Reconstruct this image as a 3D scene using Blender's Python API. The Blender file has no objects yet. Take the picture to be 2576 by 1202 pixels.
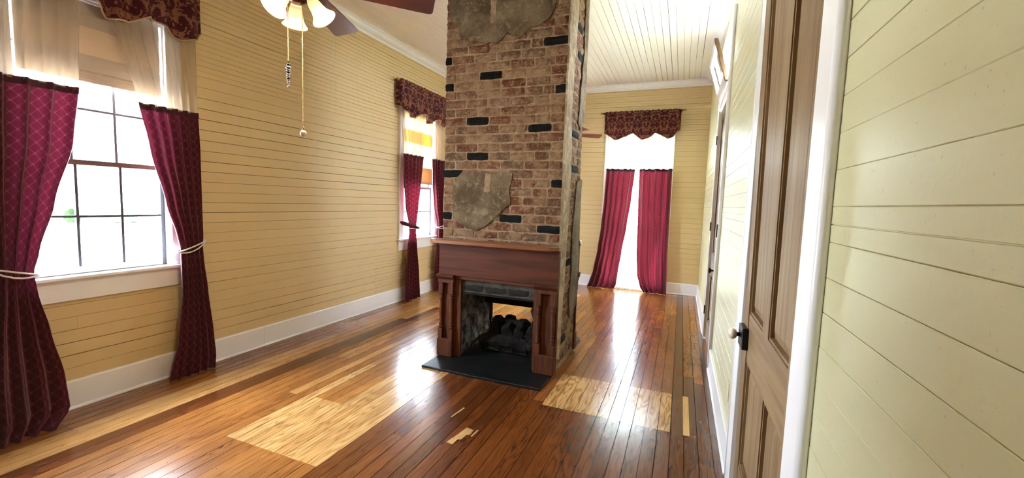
import bpy, bmesh, math, random
from mathutils import Vector, Matrix, noise

rng = random.Random(7)
S = bpy.context.scene
C = bpy.data.collections.new('room'); S.collection.children.link(C)

# ---------------------------------------------------------------- camera
F_PX, YAW, PITCH, ROLL, EYE = 1066.212, 0.378, 0.0867, 0.0331, 1.5
cy, sy, cp, sp = math.cos(YAW), math.sin(YAW), math.cos(PITCH), math.sin(PITCH)
fwd = Vector((-sy * cp, cy * cp, -sp)); r0 = Vector((cy, sy, 0)); u0 = r0.cross(fwd)
rt = r0 * math.cos(ROLL) + u0 * math.sin(ROLL); up = -r0 * math.sin(ROLL) + u0 * math.cos(ROLL)
cam = bpy.data.cameras.new('camera'); cam.sensor_width = 36; cam.lens = 36 * F_PX / 2576; cam.clip_start = .02
camo = bpy.data.objects.new('camera', cam); C.objects.link(camo)
m = Matrix((rt, up, -fwd)).transposed().to_4x4(); m.translation = Vector((0, 0, EYE)); camo.matrix_world = m
S.camera = camo

# ---------------------------------------------------------------- light
W = bpy.data.worlds.new('sky'); S.world = W; W.use_nodes = True
bg = W.node_tree.nodes['Background']; bg.inputs[0].default_value = (.80, .91, 1.06, 1); bg.inputs[1].default_value = 16.0
sun = bpy.data.lights.new('sun', 'SUN'); sun.energy = 9; sun.angle = .02; sun.color = (1, .95, .86)
suno = bpy.data.objects.new('sun', sun); C.objects.link(suno)
suno.rotation_euler = Vector((-.5, .42, -.75)).to_track_quat('-Z', 'Y').to_euler()
S.view_settings.view_transform = 'Standard'; S.view_settings.look = 'None'
S.view_settings.gamma = 1; S.view_settings.use_curve_mapping = False
S.view_settings.exposure = 2.76
S.cycles.use_adaptive_sampling = True; S.cycles.adaptive_threshold = .025; S.cycles.adaptive_min_samples = 32
S.cycles.max_bounces = 9; S.cycles.diffuse_bounces = 5; S.cycles.glossy_bounces = 3
S.cycles.transmission_bounces = 8; S.cycles.transparent_max_bounces = 24
S.cycles.sample_clamp_indirect = 8; S.cycles.blur_glossy = .5
S.cycles.caustics_reflective = False; S.cycles.caustics_refractive = False

XL, XR, YB, ZC = -3.774, .338, 7.81, 3.60
YF = -1.9                                   # wall behind the camera

def portal(name, loc, rot, sx, sz):
    l = bpy.data.lights.new(name, 'AREA'); l.shape = 'RECTANGLE'; l.size = sx; l.size_y = sz
    l.cycles.is_portal = True
    o = bpy.data.objects.new(name, l); C.objects.link(o); o.location = loc; o.rotation_euler = rot
portal('daylight_portal_1', (XL - .13, 1.7125, 1.83), (0, -math.pi / 2, 0), 1.84, .83)
portal('daylight_portal_2', (XL - .13, 5.5625, 1.83), (0, -math.pi / 2, 0), 1.84, .83)
portal('daylight_portal_3', (-.765, YB + .13, 1.45), (-math.pi / 2, 0, 0), .97, 2.6)

# ---------------------------------------------------------------- mesh helpers
class MB:
    def __init__(s): s.v = []; s.f = []; s.uv = None
    def add(s, vs, fs):
        b = len(s.v); s.v += [tuple(p) for p in vs]; s.f += [tuple(i + b for i in f) for f in fs]; return s
    def box(s, x0, x1, y0, y1, z0, z1):
        return s.add([(x0, y0, z0), (x1, y0, z0), (x1, y1, z0), (x0, y1, z0), (x0, y0, z1), (x1, y0, z1), (x1, y1, z1), (x0, y1, z1)],
                     [(3, 2, 1, 0), (4, 5, 6, 7), (0, 1, 5, 4), (1, 2, 6, 5), (2, 3, 7, 6), (3, 0, 4, 7)])
    def prism(s, poly, fn, a, b):
        """poly 2-D, fn(u, v, w) -> xyz, extruded w from a to b"""
        n = len(poly)
        vs = [fn(u, v, a) for u, v in poly] + [fn(u, v, b) for u, v in poly]
        fs = [tuple(range(n))[::-1], tuple(range(n, 2 * n))] + [(i, (i + 1) % n, n + (i + 1) % n, n + i) for i in range(n)]
        return s.add(vs, fs)
    def tube(s, pts, r, seg=8, cap=True):
        pts = [Vector(p) for p in pts]; n = len(pts); vs = []
        rr = r if isinstance(r, (list, tuple)) else [r] * n
        ref = None
        for i, p in enumerate(pts):
            d = (pts[min(i + 1, n - 1)] - pts[max(i - 1, 0)]).normalized()
            if ref is None: ref = d.orthogonal().normalized()
            a = (ref - d * ref.dot(d)).normalized(); b = d.cross(a); ref = a
            vs += [p + (a * math.cos(k * math.tau / seg) + b * math.sin(k * math.tau / seg)) * rr[i] for k in range(seg)]
        fs = [(i * seg + k, i * seg + (k + 1) % seg, (i + 1) * seg + (k + 1) % seg, (i + 1) * seg + k) for i in range(n - 1) for k in range(seg)]
        if cap: fs += [tuple(range(seg))[::-1], tuple(range((n - 1) * seg, n * seg))]
        return s.add(vs, fs)
    def lathe(s, prof, seg=16, mat=None, cap=True):
        """prof: list of (r, h) around local z"""
        mat = mat or Matrix.Identity(4); n = len(prof); vs = []
        for r, h in prof:
            vs += [mat @ Vector((r * math.cos(k * math.tau / seg), r * math.sin(k * math.tau / seg), h)) for k in range(seg)]
        fs = [(i * seg + k, i * seg + (k + 1) % seg, (i + 1) * seg + (k + 1) % seg, (i + 1) * seg + k) for i in range(n - 1) for k in range(seg)]
        if cap: fs += [tuple(range(seg))[::-1], tuple(range((n - 1) * seg, n * seg))]
        return s.add(vs, fs)
    def build(s, name, mat, parent=None, smooth=False, bevel=0):
        me = bpy.data.meshes.new(name); me.from_pydata(s.v, [], s.f)
        if bevel or len(s.f) > 6:
            bm = bmesh.new(); bm.from_mesh(me)
            bmesh.ops.recalc_face_normals(bm, faces=bm.faces)
            if bevel:
                bmesh.ops.bevel(bm, geom=list(bm.edges), offset=bevel, segments=1, affect='EDGES', clamp_overlap=True)
            bm.to_mesh(me); bm.free()
        if smooth:
            for p in me.polygons: p.use_smooth = True
        return link(name, me, mat, parent)

def link(name, me, mat, parent=None):
    o = bpy.data.objects.new(name, me); C.objects.link(o)
    if mat is not None and me is not None and not me.materials: me.materials.append(mat)
    if parent is not None:
        o.parent = parent; o.matrix_parent_inverse = parent.matrix_world.inverted() if parent.type != 'EMPTY' else Matrix.Translation(-parent.location)
    return o
def empty(name, loc=(0, 0, 0)):
    o = bpy.data.objects.new(name, None); C.objects.link(o); o.location = loc; o.empty_display_size = .1; return o
def tag(o, label, cat=None, group=None, kind=None):
    o['label'] = label
    if cat: o['category'] = cat
    if group: o['group'] = group
    if kind: o['kind'] = kind
    return o
def struct(o, label, cat): return tag(o, label, cat, None, 'structure')
def box(name, b, mat, parent=None, bevel=0): return MB().box(*b).build(name, mat, parent, bevel=bevel)
def smooth_angle(o):
    for p in o.data.polygons: p.use_smooth = True

# ---------------------------------------------------------------- materials
class NT:
    def __init__(s, name):
        s.m = bpy.data.materials.new(name); s.m.use_nodes = True; s.t = s.m.node_tree
        s.t.nodes.clear(); s.out = s.n('OutputMaterial')
    def n(s, t, **kw):
        nd = s.t.nodes.new('ShaderNode' + t)
        for k, v in kw.items(): setattr(nd, k, v)
        return nd
    def l(s, a, b): s.t.links.new(a, b)
    def val(s, sock, x):
        if hasattr(x, 'default_value') and hasattr(x, 'is_linked'): s.l(x, sock)
        else: sock.default_value = x
    def math(s, op, a, b=0.0, c=None):
        nd = s.n('Math', operation=op); s.val(nd.inputs[0], a); s.val(nd.inputs[1], b)
        if c is not None: s.val(nd.inputs[2], c)
        return nd.outputs[0]
    def mix(s, f, a, b, bt='MIX'):
        nd = s.n('Mix', data_type='RGBA', blend_type=bt); s.val(nd.inputs[0], f)
        for i, x in ((6, a), (7, b)):
            if isinstance(x, tuple): nd.inputs[i].default_value = (*x[:3], 1)
            else: s.l(x, nd.inputs[i])
        return nd.outputs[2]
    def ramp(s, f, stops):
        nd = s.n('ValToRGB'); e = nd.color_ramp.elements
        while len(e) < len(stops): e.new(.5)
        for k, (p, c) in zip(e, stops): k.position = p; k.color = (*c, 1) if isinstance(c, tuple) else (c, c, c, 1)
        s.l(f, nd.inputs[0]); return nd.outputs[0]
    def coord(s, scale=(1, 1, 1), loc=None, out='Object'):
        tc = s.n('TexCoord'); mp = s.n('Mapping'); mp.inputs['Scale'].default_value = scale
        s.l(tc.outputs[out], mp.inputs[0])
        if loc is not None: s.l(loc, mp.inputs['Location'])
        return mp.outputs[0]
    def noise(s, vec, scale, detail=4, rough=.55, dist=0.0):
        nd = s.n('TexNoise'); s.l(vec, nd.inputs['Vector']); nd.inputs['Scale'].default_value = scale
        nd.inputs['Detail'].default_value = detail; nd.inputs['Roughness'].default_value = rough; nd.inputs['Distortion'].default_value = dist
        return nd.outputs[0]
    def bsdf(s, col, rough=.5, spec=.5, metal=0, bump=None, bstr=.3, bdist=.002, coat=0, coatr=.1, **kw):
        p = s.n('BsdfPrincipled')
        if isinstance(col, tuple): p.inputs['Base Color'].default_value = (*col[:3], 1)
        else: s.l(col, p.inputs['Base Color'])
        s.val(p.inputs['Roughness'], rough); p.inputs['Specular IOR Level'].default_value = spec
        p.inputs['Metallic'].default_value = metal; p.inputs['Coat Weight'].default_value = coat; p.inputs['Coat Roughness'].default_value = coatr
        if bump is not None:
            b = s.n('Bump'); b.inputs['Strength'].default_value = bstr; b.inputs['Distance'].default_value = bdist
            s.l(bump, b.inputs['Height']); s.l(b.outputs[0], p.inputs['Normal'])
        for k, v in kw.items(): p.inputs[k.replace('_', ' ')].default_value = v
        return p.outputs[0]
    def done(s, sh): s.l(sh, s.out.inputs[0]); return s.m

def srgb(r, g, b):
    f = lambda c: (c / 255 / 12.92) if c <= 10 else ((c / 255 + .055) / 1.055) ** 2.4
    return (f(r), f(g), f(b))

def paint(name, col, rough=.4, grain=(1, 1, 1), var=.12, dirt=0.0):
    t = NT(name); oi = t.n('ObjectInfo')
    v = t.coord(grain)
    nz = t.noise(v, 60, 3); big = t.noise(t.coord(), 1.3, 3); fine = t.noise(t.coord(), 420, 2)
    c = t.mix(t.math('MULTIPLY', big, var * 2), col, tuple(x * .78 for x in col))
    c = t.mix(t.math('MULTIPLY', oi.outputs['Random'], var), c, tuple(x * .8 for x in col))
    if dirt:
        d = t.ramp(t.noise(t.coord(), 95, 2, .5), [(.70, 0.0), (.76, dirt)])
        c = t.mix(d, c, (.10, .06, .04))
    h = t.math('ADD', nz, t.math('MULTIPLY', fine, .5))
    return t.done(t.bsdf(c, rough, .5, bump=h, bstr=.25, bdist=.0015))

M = {}
M['wall'] = paint('yellow_wall_paint', srgb(220, 194, 143), .38, (1, 1, 1), .10, .25)
M['wall_r'] = paint('yellow_wall_paint_right', srgb(215, 211, 170), .36, (1, 1, 1), .10, .25)  # right wall's copy of the yellow wall paint, paler and greener
M['white'] = paint('white_trim_paint', srgb(244, 243, 245), .3, (1, 1, 1), .05)
M['ceil'] = paint('cream_ceiling_paint', srgb(245, 239, 228), .5, (1, 1, 1), .08, .6)
M['dark_back'] = NT('dark_wall_cavity'); M['dark_back'] = M['dark_back'].done(M['dark_back'].bsdf((.05, .032, .02), .9))

M['dark_fill'] = NT('dark_joint_dirt'); M['dark_fill'] = M['dark_fill'].done(M['dark_fill'].bsdf((.008, .005, .004), .95))
def wood_floor():
    t = NT('heart_pine_floor'); oi = t.n('ObjectInfo'); rnd = oi.outputs['Random']
    at = t.n('Attribute', attribute_type='OBJECT', attribute_name='tone'); tone = at.outputs['Fac']
    ab = t.n('Attribute', attribute_type='OBJECT', attribute_name='grain'); gr = ab.outputs['Fac']
    cx = t.n('CombineXYZ'); t.l(t.math('MULTIPLY', rnd, 37.0), cx.inputs[0]); t.l(t.math('MULTIPLY', rnd, 91.0), cx.inputs[1]); t.l(t.math('MULTIPLY', rnd, 53.0), cx.inputs[2])
    tc = t.n('TexCoord'); add = t.n('VectorMath', operation='ADD'); t.l(tc.outputs['Object'], add.inputs[0]); t.l(cx.outputs[0], add.inputs[1])
    def mp(sc):
        q = t.n('Mapping'); q.inputs['Scale'].default_value = sc; t.l(add.outputs[0], q.inputs[0]); return q.outputs[0]
    fine = t.noise(mp((90, 3.2, 20)), 1.0, 5, .6, .6)
    streak = t.noise(mp((30, 1.1, 6)), 1.0, 3, .5, .4)
    # cathedral figure: rings of a tilted cylinder, warped
    warp = t.noise(mp((9, 1.6, 4)), 1.0, 2, .5)
    ringsrc = t.math('ADD', t.math('MULTIPLY', warp, 9.0), t.math('MULTIPLY', streak, 2.5))
    ring = t.math('FRACT', ringsrc); ring = t.math('PINGPONG', t.math('MULTIPLY', ring, 2.0), 1.0)
    ring = t.math('POWER', ring, 2.2)
    base = t.ramp(tone, [(0, srgb(86, 44, 18)), (.3, srgb(140, 78, 34)), (.6, srgb(188, 126, 62)), (1, srgb(224, 184, 122))])
    dark = t.ramp(tone, [(0, srgb(44, 20, 9)), (.3, srgb(78, 38, 15)), (.6, srgb(126, 76, 34)), (1, srgb(168, 116, 60))])
    fg = t.math('MULTIPLY', t.math('ADD', t.math('MULTIPLY', fine, .9), t.math('MULTIPLY', ring, gr)), .72)
    c = t.mix(t.ramp(fg, [(.22, 0.0), (.85, 1.0)]), base, dark)
    big = t.noise(t.coord((2.2, .8, 1)), 1.6, 3)
    c = t.mix(t.ramp(big, [(.35, 0.0), (.75, .45)]), c, srgb(92, 46, 20), 'MULTIPLY')
    # black checks and nail holes
    chk = t.noise(mp((55, 5.5, 10)), 1.0, 2, .5, 1.2)
    ck = t.math('MULTIPLY', t.ramp(chk, [(.68, 0.0), (.72, 1.0)]), t.ramp(t.noise(t.coord((3, 1.2, 1)), 1.7, 2), [(.48, 0.0), (.60, .95)]))
    c = t.mix(ck, c, (.012, .007, .005))
    hole = t.n('TexVoronoi', feature='F1'); t.l(mp((14, 14, 14)), hole.inputs['Vector']); hole.inputs['Scale'].default_value = 1.5
    hh = t.math('LESS_THAN', hole.outputs['Distance'], .055)
    c = t.mix(t.math('MULTIPLY', hh, .8), c, (.015, .008, .005))
    rough = t.math('ADD', .19, t.math('MULTIPLY', t.noise(t.coord((1, 1, 1)), 7, 3), .06))
    h = t.noise(mp((16, 1.4, 6)), 1.0, 2)
    return t.done(t.bsdf(c, rough, .5, bump=h, bstr=.2, bdist=.0016, coat=.25, coatr=.12))
M['floor'] = wood_floor()

def wood(name, a, b, rough=.45, axis=(40, 40, 3), coat=.1):
    t = NT(name); oi = t.n('ObjectInfo')
    cx = t.n('CombineXYZ'); [t.l(t.math('MULTIPLY', oi.outputs['Random'], 10.0 + i), cx.inputs[i]) for i in range(3)]
    tc = t.n('TexCoord'); add = t.n('VectorMath', operation='ADD'); t.l(tc.outputs['Object'], add.inputs[0]); t.l(cx.outputs[0], add.inputs[1])
    q = t.n('Mapping'); q.inputs['Scale'].default_value = axis; t.l(add.outputs[0], q.inputs[0])
    n1 = t.noise(q.outputs[0], 1.0, 5, .6, .8)
    q2 = t.n('Mapping'); q2.inputs['Scale'].default_value = tuple(x * .22 for x in axis); t.l(add.outputs[0], q2.inputs[0])
    n2 = t.noise(q2.outputs[0], 1.0, 2)
    rg = t.math('PINGPONG', t.math('MULTIPLY', n2, 7.0), 1.0)
    f = t.math('ADD', t.math('MULTIPLY', n1, .6), t.math('MULTIPLY', rg, .35))
    c = t.mix(t.ramp(f, [(.28, 0.0), (.8, 1.0)]), a, b)
    return t.done(t.bsdf(c, rough, .5 if coat else .25, bump=n1, bstr=.15, bdist=.001, coat=coat, coatr=.2))
M['mantel_h'] = wood('oak_mantel_across', srgb(92, 44, 22), srgb(56, 26, 13), .62, (3, 40, 40), .0)
M['shelf'] = wood('oak_mantel_shelf_lit', srgb(150, 92, 50), srgb(104, 60, 30), .38, (3, 40, 40), .2)  # lighter than the other mantel woods: window light put into the colour
M['mantel_v'] = wood('oak_mantel_upright', srgb(96, 50, 27), srgb(60, 30, 16), .60, (40, 40, 3), .0)
M['door'] = wood('weathered_bare_door_upright', srgb(152, 126, 92), srgb(112, 86, 60), .5, (45, 45, 2.2), .0)
M['door_h'] = wood('weathered_bare_door_across', srgb(152, 126, 92), srgb(112, 86, 60), .5, (45, 2.6, 45), .0)
M['blade'] = wood('mahogany_fan_blade', srgb(74, 30, 24), srgb(44, 18, 16), .35, (8, 8, 8), .3)
M['lit_blade'] = wood('lit_reddish_fan_blade', srgb(150, 62, 42), srgb(112, 42, 30), .4, (8, 8, 8), .2)  # lit, blurred look of the far blades put into a redder colour

def simple(name, col, rough=.5, metal=0, **kw):
    t = NT(name); return t.done(t.bsdf(col, rough, .5, metal, **kw))
M['black_iron'] = simple('black_iron', (.012, .011, .011), .45, .6)
M['bronze'] = simple('dark_bronze', srgb(74, 44, 30), .35, .9)
M['brass'] = simple('antique_brass', srgb(190, 162, 112), .35, 1.0)
M['porcelain'] = simple('white_porcelain', srgb(232, 222, 206), .15, coat=.5)
M['sash'] = simple('grey_sash', srgb(66, 66, 74), .45)  # same dark grey on stiles and muntins of every window
M['sash_brown'] = simple('brown_meeting_rail', srgb(96, 66, 54), .5)
M['bead'] = simple('silvery_glass_bead', srgb(190, 190, 200), .12, .7)
M['beadblack'] = simple('black_glass_bead', (.01, .01, .012), .1)
M['plate'] = simple('cream_plastic_plate', srgb(226, 214, 188), .4)

def brick_mat():
    t = NT('old_red_brick'); oi = t.n('ObjectInfo')
    cx = t.n('CombineXYZ'); [t.l(t.math('MULTIPLY', oi.outputs['Random'], 7.0 + 3 * i), cx.inputs[i]) for i in range(3)]
    v = t.coord((1, 1, 1), cx.outputs[0])
    base = t.ramp(oi.outputs['Random'], [(0, srgb(94, 52, 38)), (.25, srgb(110, 66, 47)), (.5, srgb(100, 72, 52)), (.75, srgb(116, 84, 62)), (1, srgb(92, 74, 56))])
    n1 = t.noise(v, 22, 5, .65); n2 = t.noise(v, 9, 4, .6); n3 = t.noise(v, 120, 3)
    c = t.mix(t.ramp(n1, [(.35, 0.0), (.8, .7)]), base, srgb(88, 52, 36))
    c = t.mix(t.ramp(n2, [(.46, 0.0), (.62, .6)]), c, srgb(150, 122, 94))
    sm = t.noise(v, 38, 5, .75, .6)
    c = t.mix(t.ramp(sm, [(.52, 0.0), (.62, .85)]), c, srgb(150, 124, 96))
    coat_ = t.math('FRACT', t.math('MULTIPLY', oi.outputs['Random'], 23.7))
    c = t.mix(t.math('MULTIPLY', t.ramp(coat_, [(.66, 0.0), (.74, .8)]), t.ramp(t.noise(v, 16, 4, .7), [(.36, 0.2), (.58, 1.0)])), c, srgb(146, 120, 90))
    c = t.mix(t.ramp(t.noise(v, 55, 4, .7), [(.60, 0.0), (.70, .7)]), c, srgb(52, 34, 26))
    h = t.math('ADD', n1, t.math('MULTIPLY', n3, .5))
    return t.done(t.bsdf(c, .9, .2, bump=h, bstr=.8, bdist=.006))
M['brick'] = brick_mat()
def plaster_mat(name, a, b, c3):
    t = NT(name); v = t.coord(); n1 = t.noise(v, 4.5, 6, .65, .4); n2 = t.noise(v, 17, 6, .7, .3); n3 = t.noise(v, 90, 4, .7)
    c = t.mix(t.ramp(n1, [(.38, 0.0), (.62, 1.0)]), a, b)
    c = t.mix(t.ramp(n2, [(.52, 0.0), (.66, .8)]), c, c3)
    c = t.mix(t.ramp(n3, [(.60, 0.0), (.72, .75)]), c, tuple(x * .35 for x in b))
    return t.done(t.bsdf(c, .85, .25, bump=t.math('ADD', n2, t.math('MULTIPLY', n3, .5)), bstr=.7, bdist=.005))
def rough_mat(name, a, b, scale=14, rough=.92, bstr=.8, bdist=.006, lo=.35, hi=.7):
    t = NT(name); v = t.coord(); n1 = t.noise(v, scale, 6, .65); n3 = t.noise(v, scale * 7, 3)
    c = t.mix(t.ramp(n1, [(lo, 0.0), (hi, 1.0)]), a, b)
    return t.done(t.bsdf(c, rough, .25, bump=t.math('ADD', n1, t.math('MULTIPLY', n3, .4)), bstr=bstr, bdist=bdist))
M['mortar'] = rough_mat('lime_mortar', srgb(164, 138, 110), srgb(120, 96, 74), 30)
M['black_brick'] = rough_mat('black_painted_brick', (.0035, .0035, .004), (.008, .008, .009), 30, .85)
M['plaster'] = plaster_mat('grey_brown_plaster', srgb(122, 104, 80), srgb(84, 66, 46), srgb(140, 122, 98))
M['plaster_pale'] = plaster_mat('pale_corner_plaster', srgb(176, 156, 126), srgb(130, 108, 82), srgb(196, 180, 152))
M['soot'] = rough_mat('sooty_brick', srgb(46, 42, 38), srgb(22, 20, 19), 10, .9, .9, .01)
M['soot_lintel'] = rough_mat('smoke_stained_mortar', srgb(92, 84, 72), srgb(48, 44, 38), 9, .9, .9, .01)
M['soot_pale'] = rough_mat('grey_firebox_mortar', srgb(150, 140, 128), srgb(58, 52, 48), 9, .9, 1.0, .012, .38, .6)
M['slate'] = rough_mat('black_slate_hearth', srgb(26, 27, 28), srgb(12, 13, 14), 6, .42, .5, .004)
M['char'] = rough_mat('charred_log', srgb(34, 29, 27), srgb(12, 11, 11), 16, .85, 1.0, .012)

def cloth_red(name, base, line, transl=.13, sx=22.0, sy=30.0):
    t = NT(name); tc = t.n('TexCoord'); sp = t.n('SeparateXYZ'); t.l(tc.outputs['UV'], sp.inputs[0])
    cu = t.math('COSINE', t.math('MULTIPLY', sp.outputs[0], math.tau * sx / 2)); cv = t.math('COSINE', t.math('MULTIPLY', sp.outputs[1], math.tau * sy / 2))
    d = t.math('ABSOLUTE', t.math('ADD', cu, cv))
    ln = t.ramp(d, [(.10, 1.0), (.24, 0.0)])
    weave = t.noise(t.coord((1, 1, 1), out='UV'), 500, 2)
    c = t.mix(ln, base, line); c = t.mix(t.math('MULTIPLY', weave, .3), c, tuple(x * .5 for x in base))
    p = t.bsdf(c, .75, .3, Sheen_Weight=.25)
    tr = t.n('BsdfTranslucent'); t.l(t.mix(ln, tuple(min(1, x * 1.5) for x in base), line), tr.inputs[0])
    mx = t.n('MixShader'); mx.inputs[0].default_value = transl; t.l(p, mx.inputs[1]); t.l(tr.outputs[0], mx.inputs[2])
    return t.done(mx.outputs[0])
M['red'] = cloth_red('burgundy_trellis_cloth', srgb(84, 14, 28), srgb(122, 52, 62))
M['red_dimmed'] = cloth_red('burgundy_trellis_cloth_dimmed', srgb(78, 15, 32), srgb(112, 50, 64), .05)  # darker copy for the near window: dimmer backlight put into the cloth
M['red_dark'] = cloth_red('burgundy_trellis_cloth_doubled', srgb(92, 18, 34), srgb(120, 60, 66), .08)
M['band'] = simple('doubled_header_cloth', srgb(64, 18, 34), .8)
def sheer(name, col, alpha=.5, transl=.6):
    t = NT(name)
    tr = t.n('BsdfTranslucent'); tr.inputs[0].default_value = (*col, 1)
    di = t.n('BsdfDiffuse'); di.inputs[0].default_value = (*col, 1)
    m1 = t.n('MixShader'); m1.inputs[0].default_value = transl; t.l(di.outputs[0], m1.inputs[1]); t.l(tr.outputs[0], m1.inputs[2])
    tp = t.n('BsdfTransparent'); m2 = t.n('MixShader'); m2.inputs[0].default_value = alpha
    t.l(tp.outputs[0], m2.inputs[1]); t.l(m1.outputs[0], m2.inputs[2]); return t.done(m2.outputs[0])
M['sheer'] = sheer('cream_sheer_voile', srgb(206, 188, 160), .44, .42)
M['sheer_dimmed'] = sheer('dimmed_cream_sheer_voile', srgb(186, 166, 140), .5, .16)  # near window copy of the sheer, its weaker backlight put into the colour
M['sheer_back'] = sheer('white_sheer_voile', srgb(226, 226, 214), .74, .35)
def shadecloth(name, col, transl=.45):
    t = NT(name); v = t.coord((1, 1, 1)); n = t.noise(v, 300, 2)
    c = t.mix(t.math('MULTIPLY', n, .3), col, tuple(x * .7 for x in col))
    di = t.n('BsdfDiffuse'); t.l(c, di.inputs[0]); tr = t.n('BsdfTranslucent'); t.l(c, tr.inputs[0])
    mx = t.n('MixShader'); mx.inputs[0].default_value = transl; t.l(di.outputs[0], mx.inputs[1]); t.l(tr.outputs[0], mx.inputs[2]); return t.done(mx.outputs[0])
M['shade'] = shadecloth('cream_shade_cloth', srgb(236, 220, 190), .35)
M['shade_grey'] = shadecloth('grey_shade_fold', srgb(190, 174, 158), .025)
M['shade_dimmed'] = shadecloth('dimmed_cream_shade_cloth', srgb(214, 190, 162), .035)  # dimmed copy of the cream shade cloth: weak backlight put into its colour
M['shade_dim_backlight'] = shadecloth('dim_backlight_shade_band', srgb(226, 172, 104), .3)  # tan colour imitates backlight dimmed behind the cream cloth
M['shade_woven'] = shadecloth('brown_woven_band', srgb(186, 150, 112), .25)
def damask():
    t = NT('burgundy_damask'); tc = t.n('TexCoord'); sp = t.n('SeparateXYZ'); t.l(tc.outputs['UV'], sp.inputs[0])
    u = t.math('PINGPONG', t.math('MULTIPLY', sp.outputs[0], 5.5), 1.0)
    v = t.math('MULTIPLY', sp.outputs[1], 5.5)
    cb = t.n('CombineXYZ'); t.l(u, cb.inputs[0]); t.l(v, cb.inputs[1])
    n = t.noise(cb.outputs[0], 3.4, 2, .55, 1.1)
    f = t.ramp(n, [(.50, 0.0), (.54, 1.0)])
    c = t.mix(f, srgb(70, 18, 26), srgb(134, 84, 62))
    p = t.bsdf(c, .7, .3); tr = t.n('BsdfTranslucent'); t.l(c, tr.inputs[0])
    mx = t.n('MixShader'); mx.inputs[0].default_value = .12; t.l(p, mx.inputs[1]); t.l(tr.outputs[0], mx.inputs[2]); return t.done(mx.outputs[0])
M['damask'] = damask()
M['cord'] = simple('white_tieback_cord', srgb(226, 214, 214), .7)
def glass():
    t = NT('window_glass'); tp = t.n('BsdfTransparent'); tp.inputs[0].default_value = (.96, .98, .98, 1)
    gl = t.n('BsdfGlossy'); gl.inputs['Roughness'].default_value = .02
    fr = t.n('LayerWeight'); fr.inputs[0].default_value = .5
    mx = t.n('MixShader'); t.l(t.math('MULTIPLY_ADD', t.math('POWER', fr.outputs['Facing'], 4.0), .55, .03), mx.inputs[0]); t.l(tp.outputs[0], mx.inputs[1]); t.l(gl.outputs[0], mx.inputs[2]); return t.done(mx.outputs[0])
M['glass'] = glass()
def lampglass():
    t = NT('frosted_lamp_glass'); di = t.n('BsdfTranslucent'); di.inputs[0].default_value = (.34, .28, .21, 1)
    d2 = t.n('BsdfDiffuse'); d2.inputs[0].default_value = (.42, .36, .29, 1)
    m1 = t.n('MixShader'); m1.inputs[0].default_value = .6; t.l(d2.outputs[0], m1.inputs[1]); t.l(di.outputs[0], m1.inputs[2])
    em = t.n('Emission'); em.inputs[0].default_value = (1, .78, .5, 1); em.inputs[1].default_value = .035
    a = t.n('AddShader'); t.l(m1.outputs[0], a.inputs[0]); t.l(em.outputs[0], a.inputs[1]); return t.done(a.outputs[0])
M['lampglass'] = lampglass()
def emis(name, col, s):
    t = NT(name); em = t.n('Emission'); em.inputs[0].default_value = (*col, 1); em.inputs[1].default_value = s; return t.done(em.outputs[0])
M['bulb'] = emis('glowing_bulb', (1, .8, .55), 3)
M['grass'] = rough_mat('lawn', srgb(170, 172, 150), srgb(140, 144, 120), 3, .95)
M['road'] = rough_mat('pale_concrete_street', srgb(214, 212, 206), srgb(196, 194, 188), 2, .9)
M['leaf'] = rough_mat('tree_leaf', srgb(52, 72, 44), srgb(22, 38, 22), 3, .8)
M['bark'] = rough_mat('grey_bark', srgb(86, 82, 78), srgb(58, 54, 50), 8, .9)
M['siding'] = simple('pale_blue_grey_siding', srgb(96, 112, 126), .7)
M['roof'] = simple('grey_shingle_roof', srgb(58, 62, 72), .8)
M['ext_white'] = simple('exterior_white_paint', srgb(240, 240, 240), .6)
M['ext_glass'] = simple('dark_house_glass', srgb(16, 22, 30), .3)
M['hyd'] = simple('red_hydrant_paint', srgb(120, 16, 14), .5)
M['signblue'] = simple('blue_grey_sign_board', srgb(54, 74, 90), .7)

# ---------------------------------------------------------------- board generator
def runs(a, b, lo, hi):
    out = []; p = a
    while p < b - 1e-6:
        q = p + rng.uniform(lo, hi)
        if b - q < lo * .6: q = b
        q = min(q, b); out.append((p, q)); p = q
    return out
def cut(iv, holes):
    """interval minus holes"""
    res = [iv]
    for h0, h1 in holes:
        nr = []
        for a, b in res:
            if h1 <= a or h0 >= b: nr.append((a, b)); continue
            if h0 > a + .01: nr.append((a, h0))
            if h1 < b - .01: nr.append((h1, b))
        res = nr
    return res
def plank(parent, name, mat, fn, a0, a1, z0, z1, bead=False, d=.014, proud=0.0, e=.0022):
    """horizontal wall board: profile in (depth, z) with eased edges, run a0..a1; fn(a, depth_into_room, z)"""
    p = proud
    if not bead:
        prof = [(-d, z0), (p - e, z0), (p, z0 + e), (p, z1 - e), (p - e, z1), (-d, z1)]
    else:
        zm = (z0 + z1) / 2; g = e * 1.4
        b = e * 1.6; prof = [(-d, z0), (p - b, z0), (p, z0 + b), (p, zm - g), (p - .004, zm - .0008), (p - .004, zm + .0008), (p, zm + g), (p, z1 - b), (p - b, z1), (-d, z1)]
    mb = MB(); mb.prism(prof, lambda u, v, w: fn(w, u, v), a0 + .0004, a1 - .0004)
    return mb.build(name, mat, parent)
def gap():
    r = rng.random()
    return 0.0006 if r < .28 else (rng.uniform(.0010, .0020) if r < .62 else rng.uniform(.0024, .0042))

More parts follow.
